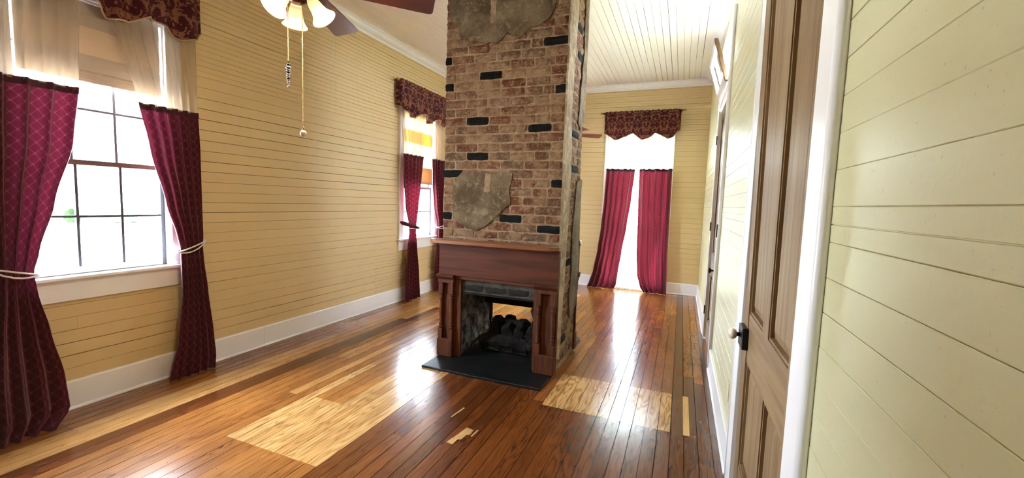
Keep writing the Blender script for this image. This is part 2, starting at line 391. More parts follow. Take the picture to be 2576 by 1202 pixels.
# ================================================================ STRUCTURE
# ---- floor
floor = box('floor', (XL - .15, XR + .15, YF, YB + .15, -.12, -.006), M['dark_fill'])
struct(floor, 'worn glossy heart pine plank floor running toward the back window', 'floor')
PW = .0825
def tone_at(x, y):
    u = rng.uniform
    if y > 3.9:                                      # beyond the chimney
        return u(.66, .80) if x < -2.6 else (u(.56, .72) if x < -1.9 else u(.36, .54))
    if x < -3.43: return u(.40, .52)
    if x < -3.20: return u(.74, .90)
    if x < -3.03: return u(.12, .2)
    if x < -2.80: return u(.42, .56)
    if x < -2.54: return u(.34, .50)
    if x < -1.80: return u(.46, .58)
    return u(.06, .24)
def fboard(x0, x1, y0, y1, tone, grain=.45, dz=None, name='floor_board'):
    g = rng.choice((.0018, .003, .004, .0054)); z = -rng.uniform(0, .0008) if dz is None else dz
    t1, t2 = rng.uniform(-.0005, .0), rng.uniform(-.0005, 0)
    mb = MB(); xa, xb, ya, yb = x0 + g / 2, x1 - g / 2, y0 + .0005, y1 - .0005; e = .0006
    prof = [(xa, -.022), (xb, -.022), (xb, z + t2), (xa, z + t1)]
    mb.prism(prof, lambda u, v, w: (u, w, v), ya, yb)
    o = mb.build(name, M['floor'], floor); o['tone'] = tone; o['grain'] = grain
    return o
# columns of boards: patch 1 right of hearth, patch 2 left
nb = int(round((XR - .02 - XL) / PW)); 
HX0, HX1, HY0, HY1 = -2.075, -.955, 3.135, 4.62      # hearth slabs + chimney footprint
for i in range(nb):
    x0 = XL + i * PW; x1 = x0 + PW; xc = (x0 + x1) / 2
    segs = []
    if -.87 < xc < .02: brk = [(.2, 2.937), (2.937, 3.565), (3.565, YB)]
    elif -2.54 < xc < -1.80:
        e = 2.31 if -2.46 < xc < -2.22 else rng.choice((3.0, 3.2, 3.4))
        brk = [(.2, 1.69), (1.69, e), (e, YB)]
    elif xc < -3.36: brk = [(.2, 1.35), (1.35, 5.2), (5.2, YB)]
    else: brk = [(.2, YB)]
    for k, (a, b) in enumerate(brk):
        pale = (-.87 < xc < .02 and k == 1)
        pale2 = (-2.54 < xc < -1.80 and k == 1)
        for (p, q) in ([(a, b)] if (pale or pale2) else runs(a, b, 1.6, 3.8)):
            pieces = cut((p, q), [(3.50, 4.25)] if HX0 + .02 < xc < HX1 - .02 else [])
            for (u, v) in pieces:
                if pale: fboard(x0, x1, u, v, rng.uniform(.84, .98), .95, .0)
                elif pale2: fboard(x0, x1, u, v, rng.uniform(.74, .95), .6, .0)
                else:
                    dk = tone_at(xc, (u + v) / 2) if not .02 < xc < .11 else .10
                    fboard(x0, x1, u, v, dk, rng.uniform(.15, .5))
# slim pale filler strip inside one dark board, and two bare spots
box('filler_strip', (.100, .140, 2.936, 3.56, -.001, .0006), M['floor'], floor)['tone'] = 1.0
def flat_patch(name, pts, z0, z1, tone):
    mb = MB(); mb.prism(pts, lambda u, v, w: (u, v, w), z0, z1); o = mb.build(name, M['floor'], floor); o['tone'] = tone; o['grain'] = .3; return o
flat_patch('bare_wood_patch', [(-1.27, 2.205), (-1.225, 2.20), (-1.222, 2.26), (-1.20, 2.27), (-1.196, 2.33), (-1.175, 2.34), (-1.18, 2.40), (-1.235, 2.41), (-1.25, 2.31)], -.002, .0006, .98)
flat_patch('bare_wood_patch', [(-1.165, 2.33), (-1.155, 2.325), (-1.148, 2.41), (-1.158, 2.415)], -.002, .0006, .98)
flat_patch('bare_wood_patch', [(-1.402, 2.49), (-1.392, 2.485), (-1.372, 2.64), (-1.385, 2.645)], -.002, .0007, 1.0)

# ---- ceiling
ceil = box('ceiling', (XL - .15, XR + .15, YF, YB + .15, ZC + .016, ZC + .15), M['dark_back'])
struct(ceil, 'cream painted narrow board ceiling with dark open joints', 'ceiling')
CW = .0815; n = int((XR - XL) / CW)
for i in range(n + 1):
    x0 = XL + i * CW; x1 = min(x0 + CW, XR); xc = (x0 + x1) / 2
    if x1 - x0 < .01: continue
    parts = [(-.2, 6.69), (6.69, YB)] if xc > -.95 else [(-.2, YB)]
    for a, b in parts:
        for (p, q) in runs(a, b, 1.8, 4.2):
            g = rng.choice((.0014, .0028, .0044, .0060)); dz = rng.uniform(0, .0012)
            mb = MB(); e = .0015
            mb.prism([(x0 + g / 2, ZC + .015), (x0 + g / 2, ZC + dz + e), (x0 + g / 2 + e, ZC + dz), (x1 - g / 2 - e, ZC + dz), (x1 - g / 2, ZC + dz + e), (x1 - g / 2, ZC + .015)],
                     lambda u, v, w: (u, w, v), p + .001, q - .001)
            mb.build('ceiling_board', M['ceil'], ceil)

# ---- walls: backing with openings
def wall_back(name, label, fn, a0, a1, holes, mat):
    """fn(a, depth_out, z); holes (a0,a1,z0,z1) sorted"""
    mb = MB()
    def bx(p, q, z0, z1):
        if q - p < 1e-4 or z1 - z0 < 1e-4: return
        mb.prism([(p, z0), (q, z0), (q, z1), (p, z1)], lambda u, v, w: fn(u, w, v), .0145, .15)
    p = a0
    for h in holes:
        bx(p, h[0], -.12, ZC + .02); bx(h[0], h[1], -.12, h[2]); bx(h[0], h[1], h[3], ZC + .02); p = h[1]
    bx(p, a1, -.12, ZC + .02)
    return struct(mb.build(name, mat), label, 'wall')
fL = lambda a, d, z: (XL - d, a, z); fR = lambda a, d, z: (XR + d, a, z); fB = lambda a, d, z: (a, YB + d, z)
WIN = [(1.30, 2.125), (5.15, 5.975)]; WZ = (.915, 2.75)
W3 = (-1.25, -.28, .12, 2.75)
D1 = (1.395, 2.42, 2.66); D2 = (4.42, 5.32, 2.60)
wl = wall_back('wall_left', 'yellow painted horizontal board wall with two curtained windows', fL, YF, YB, [(a, b, *WZ) for a, b in WIN], M['dark_back'])
wr = wall_back('wall_right', 'pale yellow horizontal board wall with two bare wood doors', fR, YF, YB, [(D1[0], D1[1], 0, D1[2]), (D2[0], D2[1], 0, 3.16)], M['dark_back'])
wb = wall_back('wall_back', 'golden yellow board wall behind the chimney with one tall window', fB, XL - .15, XR + .15, [W3], M['dark_back'])
wf = struct(box('wall_front', (XL - .15, XR + .15, YF - .15, YF, -.12, ZC + .02), M['wall']), 'plain yellow wall behind the viewer', 'wall')
struct(box('wall_closet', (XR + .62, XR + .72, .9, 3.0, -.1, ZC), M['wall']), 'plain yellow wall beyond the near door', 'wall')

bL = lambda a, d, z: (XL + d, a, z); bR = lambda a, d, z: (XR - d, a, z); bB = lambda a, d, z: (a, YB - d, z)
BP = .0868; Z0 = .195
rows = int((3.56 - Z0) / BP) + 1
for k in range(rows):
    z0 = Z0 + k * BP; z1 = min(z0 + BP, ZC); zc = (z0 + z1) / 2
    # left wall
    holes = [(1.21, 2.215), (5.06, 6.065)] if .76 < zc < 2.86 else []
    cuts = [3.87] if z0 > 2.44 else ([4.555] if zc < .74 else [])
    for a, b in cut((-.6, YB), holes):
        pts = [a] + [c for c in cuts if a < c < b] + [b]
        for p0, p1 in zip(pts, pts[1:]):
            for p, q in runs(p0, p1, 1.1, 3.4):
                dense = z0 > 2.44 or (zc < .74 and p >= 4.54)
                g = gap(); plank(wl, 'wall_board', M['wall'], bL, p, q, z0 + g / 2, z1 - g / 2, dense, proud=-rng.uniform(0, .0012))
    # right wall
    holes = []
    holes.append((1.25, 2.55) if zc < 2.78 else (9, 9.1)); holes.append((4.30, 5.44) if zc < 3.25 else (9, 9.1))
    off = .018
    for a, b in cut((-.2, YB), holes):
        for p, q in runs(a, b, 1.6, 3.6):
            g = gap() * (.4 if p < 1.3 else .8); bd = abs(z0 + off + BP - 1.515) < .05
            plank(wr, 'wall_board', M['wall_r'], bR, p, q, (.15 if k == 0 else z0 + off) + g / 2, z1 + off - g / 2, bd or z0 > 2.9, proud=-rng.uniform(0, .0009), e=.0012)
    # back wall
    holes = [(-1.34, -.19)] if zc < 2.86 else []
    for a, b in cut((XL, XR), holes):
        for p, q in runs(a, b, .9, 2.4):
            g = gap(); plank(wb, 'wall_board', M['wall'], bB, p, q, z0 + g / 2, z1 - g / 2, z0 > 2.3, proud=-rng.uniform(0, .0012))

# ---- baseboards
def bboard(name, label, fn, spans):
    root = struct(empty(name, fn(spans[0][0], 0, 0)), label, 'baseboard')
    for a, b in spans:
        MB().prism([(0, .001), (.030, .001), (.030, .010), (.020, .022), (.020, .188), (.014, .199), (0, .199)], lambda u, v, w: fn(w, u, v), a + .0012, b - .0012).build('baseboard_length', M['white'], root)
bboard('baseboard_left', 'tall white baseboard along the left wall below both side windows', bL, [(-.6, 2.909), (2.909, YB - .03)])
bboard('baseboard_right', 'tall white baseboard along the right wall between the doors', bR, [(-.2, 1.235), (2.575, 4.27), (5.46, YB - .03)])
bboard('baseboard_back', 'tall white baseboard along the back wall beside the tall window', bB, [(XL, -1.36), (-.17, XR)])
# ---- crown mouldings
crown = [(0, 3.51), (.014, 3.51), (.018, 3.522), (.014, 3.530), (.022, 3.538), (.050, 3.552), (.072, 3.572), (.078, 3.584), (.092, 3.584), (.096, 3.592), (.122, 3.592), (.122, 3.601), (0, 3.601)]
for i, (fn, a, b, lab) in enumerate([(bL, -.6, YB, 'white crown moulding along the left wall'), (bR, -.2, YB, 'white crown moulding along the right wall'), (bB, XL, XR, 'white crown moulding across the back wall')]):
    o = MB().prism(crown, lambda u, v, w: fn(w, u, v), a, b).build('trim_%d' % (i + 1), M['white']); struct(o, lab, 'moulding')

# ---- windows
def window(name, label, fn, c, hw, z0, z1, rail, lowbars, upbars, cols, cas=.10, stool=True):
    """fn(a, depth_into_room, z)"""
    root = struct(empty(name, fn(c, 0, z0)), label, 'window')
    P = lambda nm, a0, a1, d0, d1, zz0, zz1, mat, par=root, bev=0: MB().prism([(a0, zz0), (a1, zz0), (a1, zz1), (a0, zz1)], lambda u, v, w: fn(u, w, v), d0, d1).build(nm, mat, par, bevel=bev)
    a0, a1 = c - hw, c + hw
    for s, e in ((a0 - cas, a0 + .004), (a1 - .004, a1 + cas)):
        P('side_casing', s, e, -.012, .022, z0 - (.0 if stool else z0), z1, M['white'], bev=.003)
    P('head_casing', a0 - cas - .01, a1 + cas + .01, -.012, .026, z1, z1 + .12, M['white'], bev=.003)
    P('jamb', a0 + .0005, a0 + .014, -.15, -.0125, z0, z1, M['white']); P('jamb', a1 - .014, a1 - .0005, -.15, -.0125, z0, z1, M['white'])
    P('jamb', a0 + .014, a1 - .014, -.15, -.0125, z1 - .014, z1 - .0005, M['white'])
    if stool:
        P('stool', a0 - cas - .03, a1 + cas + .03, -.06, .055, z0 - .025, z0, M['white'], bev=.004)
        P('apron', a0 - cas, a1 + cas, -.012, .020, z0 - .17, z0 - .025, M['white'], bev=.003)
    P('outer_sill', a0 + .001, a1 - .001, -.19, -.06, z0 - .03, z0 + .012, M['white'])
    def sash(d, s0, s1, bars, bot, top):
        sh = P('sash', a0 + .014, a0 + .040, d - .032, d, s0, s1, M['sash'])
        P('sash_stile', a1 - .040, a1 - .014, d - .032, d, s0, s1, M['sash'], sh)
        P('sash_rail', a0 + .040, a1 - .040, d - .032, d, s0, s0 + bot, M['white'] if bot > .035 else M['sash_brown'], sh)
        P('sash_rail', a0 + .040, a1 - .040, d - .032, d, s1 - top, s1, M['sash_brown'], sh)
        us = [a0 + .040 + (a1 - a0 - .08) * i / cols for i in range(cols + 1)]; zs = [s0 + bot] + bars + [s1 - top]
        for u in us[1:-1]: P('muntin', u - .008, u + .008, d - .026, d - .004, zs[0], zs[-1], M['sash'], sh)
        for z in bars: P('muntin', us[0], us[-1], d - .025, d - .005, z - .008, z + .008, M['sash'], sh)
        for u, w in zip(us, us[1:]):
            for z, y in zip(zs, zs[1:]):
                P('pane', u + .002, w - .002, d - .017, d - .014, z + .002, y - .002, M['glass'], sh)
    sash(-.045, z0, rail + .018, lowbars, .045, .034)
    sash(-.085, rail - .02, z1 - .014, upbars, .034, .04)
    return root
window('window_1', 'nearest left window with dark muntins, street view and curtains tied back by white cord', bL, 1.7125, .4125, .915, 2.75, 1.672, [1.305], [2.04, 2.39], 3)
window('window_2', 'left wall window farther back beside the chimney with a shade tinted tan for dim backlight', bL, 5.5625, .4125, .915, 2.75, 1.672, [1.305], [2.04, 2.39], 3)
window('window_3', 'tall back wall window glowing behind sheer and burgundy curtains', bB, -.765, .485, .12, 2.75, 1.15, [.65], [1.68, 2.2], 2, stool=False)

# ---- right wall doors
def door_parts(root, a0, a1, h, fn, lock_z, up0=1.005, lowtop=.765, mid=True):
    """slab at depth fn(a, d, z): d = 0 is its face, positive into room"""
    P = lambda nm, p, q, d0, d1, z0, z1, mat, par=root, bev=0: MB().prism([(p, z0), (q, z0), (q, z1), (p, z1)], lambda u, v, w: fn(u, w, v), d0, d1).build(nm, mat, par, bevel=bev)
    w = a1 - a0; st = .115; c = (a0 + a1) / 2
    P('stile', a0, a0 + st, -.04, 0, .012, h, M['door']); P('stile', a1 - st, a1, -.04, 0, .012, h, M['door'])
    P('rail', a0 + st, a1 - st, -.04, -.0002, .012, .24, M['door_h']); P('rail', a0 + st, a1 - st, -.04, -.0002, lowtop, up0, M['door_h']); P('rail', a0 + st, a1 - st, -.04, -.0002, h - .12, h, M['door_h'])
    P('mullion', c - .055, c + .055, -.04, -.0004, .24, lowtop, M['door']); P('mullion', c - .055, c + .055, -.04, -.0004, up0, h - .12, M['door'])
    for p, q in ((a0 + st, c - .055), (c + .055, a1 - st)):
        for z0, z1 in ((.24, lowtop), (up0, h - .12)):
            # raised panel: field, sloped margins, recessed rim
            i1, i2 = .012, .052
            ring = lambda i, d: [fn(p + i, d, z0 + i), fn(q - i, d, z0 + i), fn(q - i, d, z1 - i), fn(p + i, d, z1 - i)]
            vs = ring(0, -.022) + ring(i1, -.022) + ring(i2, -.010)
            fs = [(j, (j + 1) % 4, 4 + (j + 1) % 4, 4 + j) for j in range(4)] + [(4 + j, 4 + (j + 1) % 4, 8 + (j + 1) % 4, 8 + j) for j in range(4)] + [(8, 9, 10, 11)]
            bk = ring(0, -.032); vs += bk; fs += [(12, 13, 14, 15)] + [(j, (j + 1) % 4, 12 + (j + 1) % 4, 12 + j) for j in range(4)]
            pn = MB().add(vs, fs).build('panel', M['door'], root)
            mo = MB()
            for (x0, y0, x1, y1) in ((p, z0, p + i1, z1), (q - i1, z0, q, z1), (p + i1, z0, q - i1, z0 + i1), (p + i1, z1 - i1, q - i1, z1)):
                mo.prism([(x0, y0), (x1, y0), (x1, y1), (x0, y1)], lambda u, v, ww: fn(u, ww, v), -.021, -.005)
            mo.build('panel_moulding', M['door'], pn)
    return P
def casing(root, a0, a1, top, fn, w=.125, bead=True, cross=None):
    P = lambda nm, p, q, d0, d1, z0, z1, mat, par=root, bev=.003: MB().prism([(p, z0), (q, z0), (q, z1), (p, z1)], lambda u, v, ww: fn(u, ww, v), d0, d1).build(nm, mat, par, bevel=bev)
    P('side_casing', a0 - w, a0 + .004, -.012, .022, 0.001, top, M['white']); P('side_casing', a1 - .004, a1 + w, -.012, .022, 0.001, top, M['white'])
    P('head_casing', a0 - w, a1 + w, -.012, .024, top, top + .12, M['white'])
    P('jamb', a0 + .0005, a0 + .012, -.15, -.0125, .001, top, M['white'], bev=0); P('jamb', a1 - .012, a1 - .0005, -.15, -.0125, .001, top, M['white'], bev=0)
    P('jamb', a0 + .012, a1 - .012, -.15, -.0125, top - .012, top - .0005, M['white'], bev=0)
    if bead:
        for s, a in ((-1, a0 - w - .012), (1, a1 + w + .012)):
            MB().tube([fn(a, .009, .001), fn(a, .009, 1.2), fn(a, .009, top + .12)], .017, 12).build('backband', M['white'], root, True)
    return P
d1 = struct(empty('door_1', (XR, 1.9, 0)), 'near tall bare wood door with white porcelain knob on a black rim lock', 'door')
casing(d1, D1[0], D1[1], D1[2], bR)
A0, A1 = D1[0] + .014, D1[1] - .014
def fD1(a, d, z):
    s = (a - A0) / (A1 - A0)
    return (XR + .004 - d - s * (.004 + .026 * max(0, z - .6) / 2.0), a, z)     # slightly twisted, sprung open at the top
P1 = door_parts(d1, A0, A1, D1[2] - .018, fD1, .87)
lk = P1('rim_lock', A1 - .135, A1 - .01, .0005, .028, .825, .930, M['black_iron'], d1, .003)
la = A1 - .055; kz = .880; kx = fD1(la, .028, kz)[0]
MB().lathe([(.010, -.002), (.010, .014), (.012, .018)], 12, Matrix.Translation((kx, la, kz)) @ Matrix.Rotation(-math.pi / 2, 4, 'Y')).build('knob_shank', M['black_iron'], lk, True)
MB().lathe([(.001, .012), (.013, .013), (.022, .019), (.027, .029), (.027, .036), (.022, .046), (.011, .051), (.001, .052)], 20, Matrix.Translation((kx, la, kz)) @ Matrix.Rotation(-math.pi / 2, 4, 'Y')).build('porcelain_knob', M['porcelain'], lk, True)

d2 = struct(empty('door_2', (XR, 4.87, 0)), 'far bare wood door with dark metal knob under an open transom', 'door')
P2c = casing(d2, D2[0], D2[1], 3.16, bR, .12)
A0, A1 = D2[0] + .014, D2[1] - .014
fD2 = lambda a, d, z: (XR + .006 - d, a, z)
P2 = door_parts(d2, A0, A1, D2[2] - .018, fD2, .87)
P2c('transom_bar', D2[0] + .012, D2[1] - .012, -.15, .012, D2[2], D2[2] + .09, M['white'])
bl = P2('lock_plate', A0 + .03, A0 + .085, .0005, .012, .80, .96, M['black_iron'], d2, .002)
kx = fD2(0, .012, 0)[0]
MB().lathe([(.011, -.002), (.009, .012), (.008, .030), (.016, .034), (.025, .040), (.026, .050), (.018, .058), (.001, .060)], 16, Matrix.Translation((kx, A0 + .058, .905)) @ Matrix.Rotation(-math.pi / 2, 4, 'Y')).build('knob', M['bronze'], bl, True)
for z in (.34, 1.30, 2.26):
    P2c('hinge', A1 - .012, A1 + .022, .0225, .031, z - .05, z + .05, M['black_iron'])
P2c('strike_hinge', D2[0] - .137, D2[0] - .10, .0225, .034, 1.24, 1.36, M['black_iron'])
# tilted transom sash, top leaning into the room
ts0, ts1, tz0, tz1, lean = D2[0] + .03, D2[1] - .03, D2[2] + .09, 3.10, .115
def fT(a, d, v):
    s = (v - tz0) / (tz1 - tz0); return (XR - .012 - lean * s - d, a, tz0 + (tz1 - tz0 - .03) * s)
def PT(nm, p, q, v0, v1, mat, par, d0=0.0, d1=.03):
    return MB().prism([(p, v0), (q, v0), (q, v1), (p, v1)], lambda u, v, w: fT(u, w, v), d0, d1).build(nm, mat, par)
tr = PT('transom_sash', ts0, ts0 + .055, tz0, tz1, M['door'], d2)
PT('sash_stile', ts1 - .055, ts1, tz0, tz1, M['white'], tr); PT('sash_rail', ts0 + .055, ts1 - .055, tz0, tz0 + .06, M['white'], tr); PT('sash_rail', ts0 + .055, ts1 - .055, tz1 - .05, tz1, M['white'], tr)
PT('muntin', (ts0 + ts1) / 2 - .015, (ts0 + ts1) / 2 + .015, tz0 + .06, tz1 - .05, M['white'], tr)
for p, q in ((ts0 + .056, (ts0 + ts1) / 2 - .016), ((ts0 + ts1) / 2 + .016, ts1 - .056)):
    PT('pane', p, q, tz0 + .061, tz1 - .051, M['glass'], tr, .012, .015)
o = box('outlet_plate', (XR - .006, XR - .0003, 2.84, 2.91, .32, .435), M['plate'], None, .002)
tag(o, 'small cream electrical outlet plate low on the right wall', 'outlet')
for zz in (.345, .395): MB().prism([(-.014, -.013), (.014, -.013), (.014, .013), (-.014, .013)], lambda u, v, w: (XR - w, 2.875 + u, zz + v), .004, .0075).build('socket', M['plate'], o)

# ================================================================ CHIMNEY
CX0, CX1, CY0, CY1 = -2.108, -.947, 3.50, 4.18
chim = empty('chimney', ((CX0 + CX1) / 2, (CY0 + CY1) / 2, 0))
tag(chim, 'freestanding brick chimney with black painted bricks and broken plaster patches', 'chimney')
q = .010
OX0, OX1, OZ = -1.895, -1.165, .64
mb = MB(); I0, I1, J0, J1 = CX0 + q, CX1 - q, CY0 + q, CY1 - q
mb.box(I0, OX0 - .012, J0, J1, .001, OZ); mb.box(OX1 + .012, I1, J0, J1, .001, OZ); mb.box(I0, I1, J0, J1, OZ, ZC + .01)
mb.build('mortar_core', M['mortar'], chim)
# brick meshes: rough front, shared between alike bricks
def brick_mesh(L, H, seed, D=.05):
    r = random.Random(seed); nx, nz = 6, 3; vs = []; fs = []
    for k in range(nz + 1):
        for i in range(nx + 1):
            u = -L / 2 + L * i / nx; v = -H / 2 + H * k / nz
            ed = (i in (0, nx)) or (k in (0, nz))
            dep = r.uniform(-.002, .002) - (.0055 + r.uniform(0, .003) if ed else 0)
            if ed:
                u += r.uniform(-.003, .003); v += r.uniform(-.003, .003)
                if i in (0, nx) and k in (0, nz): u *= .972; v *= .90
            vs.append((u, dep, v))
    N = (nx + 1) * (nz + 1)
    fs += [(k * (nx + 1) + i, k * (nx + 1) + i + 1, (k + 1) * (nx + 1) + i + 1, (k + 1) * (nx + 1) + i) for k in range(nz) for i in range(nx)]
    loop = [i for i in range(nx + 1)] + [(k) * (nx + 1) + nx for k in range(1, nz + 1)] + [nz * (nx + 1) + i for i in range(nx - 1, -1, -1)] + [k * (nx + 1) for k in range(nz - 1, 0, -1)]
    for j in loop: vs.append((vs[j][0] * .99, -D, vs[j][2] * .97))
    n = len(loop)
    fs += [(loop[j], N + j, N + (j + 1) % n, loop[(j + 1) % n]) for j in range(n)]
    vs = [(a, -b, c) for a, b, c in vs]         # +y is into the wall
    me = bpy.data.meshes.new('brick'); me.from_pydata(vs, [], fs)
    bm = bmesh.new(); bm.from_mesh(me); bmesh.ops.recalc_face_normals(bm, faces=bm.faces); bm.to_mesh(me); bm.free()
    for p in me.polygons: p.use_smooth = False
    return me
BL = {}
def get_brick(L, mat):
    L = round(L / .02) * .02; key = (L, mat, rng.randrange(5))
    if key not in BL:
        me = brick_mesh(L, .0665, hash(key[0:1]) % 1000 + key[2] * 17); me.materials.append(M[mat]); BL[key] = me
    return BL[key]
def put_brick(L, mat, x, y, z, rz=0, parent=None):
    o = bpy.data.objects.new('brick', get_brick(L, mat)); C.objects.link(o); o.parent = parent or chim
    Lr = round(L / .02) * .02
    o.matrix_parent_inverse = Matrix.Translation(-(parent or chim).location)
    o.location = (x, y, z); o.rotation_euler = (rng.uniform(-.006, .006), rng.uniform(-.012, .012), rz + rng.uniform(-.006, .006)); o.scale = (L / Lr, 1, 1)
    return o
PITCH_Z = .0787; ZB = 1.274
black = {0: [(-1.167, -.953)], 1: [(-1.524, -1.309), (-2.108, -2.01)], 5: [(-1.051, -.947)], 6: [(-2.108, -1.902)], 8: [(-1.867, -1.65)], 11: [(-1.276, -1.066)], 12: [(-1.879, -1.655)],
         15: [(-1.048, -.947)], 16: [(-2.108, -2.017)], 17: [(-1.754, -1.537)], 19: [(-2.108, -2.043)], 20: [(-1.166, -.947)]}
side_black = {23: (3.76, 3.99), 20: (3.86, 4.09), 15: (3.50, 3.74), 11: (3.76, 3.99), 7: (3.78, 4.05), -4: (3.74, 3.94), -13: (3.61, 3.85)}
def course(a0, a1, fixed, start):
    """joints of one course with the fixed bricks kept in place"""
    res = []; fixed = sorted(fixed); marks = []
    pos = a0
    def fill(p, q_, st):
        out = []; L = .226; x = p
        if q_ - p < .03: return out
        if st: out.append((x, min(x + L / 2 + rng.uniform(-.01, .01), q_))); x = out[-1][1]
        while q_ - x > L * 1.45: out.append((x, x + L + rng.uniform(-.012, .012))); x = out[-1][1]
        if q_ - x > .03:
            if q_ - x > L * 1.08: mid = x + (q_ - x) * rng.choice((.5, .62)); out += [(x, mid), (mid, q_)]
            else: out.append((x, q_))
        return out
    for f in fixed:
        res += [(a, b, False) for a, b in fill(pos, f[0] - .004, start and pos == a0)]; res.append((f[0] - .004, f[1] + .004, True)); pos = f[1] + .004
    res += [(a, b, False) for a, b in fill(pos, a1, start and pos == a0)]
    return res
kmin = -16
for k in range(kmin, 30):
    z = ZB + k * PITCH_Z
    if z > ZC - .03 or z < .03: continue
    for a, b, blk in course(CX0 + .002, CX1 - .002, black.get(k, []), k % 2):     # front face
        if z < 1.1 and not (z > OZ + .08 and False) and z < 1.06: continue         # mantel covers the lower courses
        put_brick(b - a - .014, 'black_brick' if blk else 'brick', (a + b) / 2, CY0 - (0.001 if blk else rng.uniform(-.002, .003)), z)
    for a, b, blk in course(CY0 + .03, CY1 - .004, [side_black[k]] if k in side_black else [], (k + 1) % 2):   # right face
        put_brick(b - a - .014, 'black_brick' if blk else 'brick', CX1 + (0.001 if blk else rng.uniform(-.003, .002)), (a + b) / 2, z, math.pi / 2)
    for a, b, blk in course(CY0 + .03, CY1 - .004, [], k % 2):                    # left face
        put_brick(b - a - .014, 'brick', CX0 - rng.uniform(-.002, .003), (a + b) / 2, z, -math.pi / 2)
box('lintel_face', (OX0 - .03, OX1 + .03, CY0 - .006, CY0 + .02, OZ, .80), M['soot_lintel'], chim)
# sooty lintel course and firebox cheeks
for a, b in ((-1.86, -1.645), (-1.635, -1.415), (-1.405, -1.205)):
    put_brick(b - a, 'soot', (a + b) / 2, CY0 - .012, .69)
box('iron_lintel', (OX0 - .03, OX1 + .03, CY0 - .018, CY0 + .08, OZ - .012, OZ + .006), M['black_iron'], chim, .003)
box('iron_lintel', (OX0 - .0, OX1 + .0, CY1 - .14, CY1 + .02, .43, .64), M['soot'], chim, .004)
def lumpy(name, fn, u0, u1, v0, v1, nu, nv, amp, mat, parent, seed=0, frq=9):
    vs = []; fs = []
    for j in range(nv + 1):
        for i in range(nu + 1):
            u = u0 + (u1 - u0) * i / nu; v = v0 + (v1 - v0) * j / nv
            d = noise.noise(Vector((u * frq + seed, v * frq, seed * .7))) * amp + noise.noise(Vector((u * frq * 3, v * frq * 3, seed))) * amp * .5
            vs.append(fn(u, v, d))
    fs = [(j * (nu + 1) + i, j * (nu + 1) + i + 1, (j + 1) * (nu + 1) + i + 1, (j + 1) * (nu + 1) + i) for j in range(nv) for i in range(nu)]
    return MB().add(vs, fs).build(name, mat, parent)
lumpy('firebox_cheek', lambda u, v, d: (OX0 + .002 + d, u, v), CY0 + .002, CY1, .022, OZ, 26, 24, .022, M['soot_pale'], chim, 3)
lumpy('firebox_cheek', lambda u, v, d: (OX1 - .002 + d, u, v), CY0 + .002, CY1, .022, OZ, 26, 24, .022, M['soot_pale'], chim, 8)
# plaster: jagged slabs
def jag(poly, step=.035, amp=.012, seed=1):
    r = random.Random(seed); out = []
    for (x0, y0), (x1, y1) in zip(poly, poly[1:] + poly[:1]):
        n = max(1, int(math.hypot(x1 - x0, y1 - y0) / step))
        for i in range(n):
            t = i / n; a = 0 if n == 1 else amp
            out.append((x0 + (x1 - x0) * t + r.uniform(-a, a), y0 + (y1 - y0) * t + r.uniform(-a, a)))
    return out
def slab(name, poly, fn, d0, d1, mat, label=None):
    mb = MB(); mb.prism(poly, fn, d0, d1); o = mb.build(name, mat, chim)
    if label: o['label'] = label
    return o
fF = lambda u, v, w: (u, CY0 - w, v)
fS = lambda u, v, w: (CX1 + w, u, v)
mid = [(-1.898, 1.769), (-1.423, 1.761), (-1.403, 1.74), (-1.436, 1.6), (-1.417, 1.478), (-1.488, 1.422), (-1.563, 1.348), (-1.67, 1.27), (-1.75, 1.226), (-1.843, 1.246), (-1.96, 1.311), (-1.993, 1.347), (-1.991, 1.699), (-1.939, 1.727)]
slab('plaster_patch', jag(mid, .03, .006, 2), fF, -.008, .0065, M['plaster'], 'shield shaped grey brown plaster patch above the mantel')
top = [(-2.085, 3.6), (-2.081, 3.308), (-2.056, 3.132), (-1.971, 3.018), (-1.949, 2.946), (-1.808, 2.914), (-1.728, 2.889), (-1.593, 2.878), (-1.483, 2.955), (-1.39, 2.903), (-1.302, 2.959), (-1.197, 2.995), (-1.096, 3.046), (-1.067, 3.168), (-1.05, 3.6)]
slab('plaster_patch', jag(top, .03, .008, 3), fF, -.008, .0065, M['plaster'], 'large dark plaster patch at the chimney top')
# slots gouged through plaster, showing brick and rubble: small raised chips
for (x, z0, z1) in ((-1.63, 3.05, 3.3), (-1.645, 1.58, 1.75)):
    slab('plaster_scar', jag([(x - .03, z0), (x + .025, z0 + .01), (x + .03, z1), (x - .025, z1)], .03, .006, int(x * -100)), fF, .005, .009, M['mortar'])
sp_ = [(3.494, .14), (3.60, .10), (3.63, .4), (3.67, .8), (3.70, 1.15), (3.74, 1.6), (3.73, 2.0), (3.68, 2.25), (3.69, 2.6), (3.75, 3.05), (3.77, 3.6), (3.494, 3.6)]
slab('plaster_strip', jag(sp_, .05, .010, 5), fS, -.006, .010, M['plaster_pale'], 'pale plaster strip down the chimney corner')
sp2 = [(3.90, .42), (4.0, .40), (4.178, .5), (4.178, 1.75), (4.0, 1.72), (3.93, 1.5), (3.88, 1.2), (3.92, .9), (3.86, .65)]
slab('plaster_strip', jag(sp2, .05, .010, 6), fS, -.006, .012, M['plaster'])
sp3 = [(3.93, 2.25), (4.03, 2.2), (4.178, 2.3), (4.178, 3.6), (4.06, 3.6), (4.02, 3.2), (4.05, 2.9), (3.98, 2.6)]
slab('plaster_strip', jag(sp3, .05, .010, 9), fS, -.006, .010, M['plaster'])

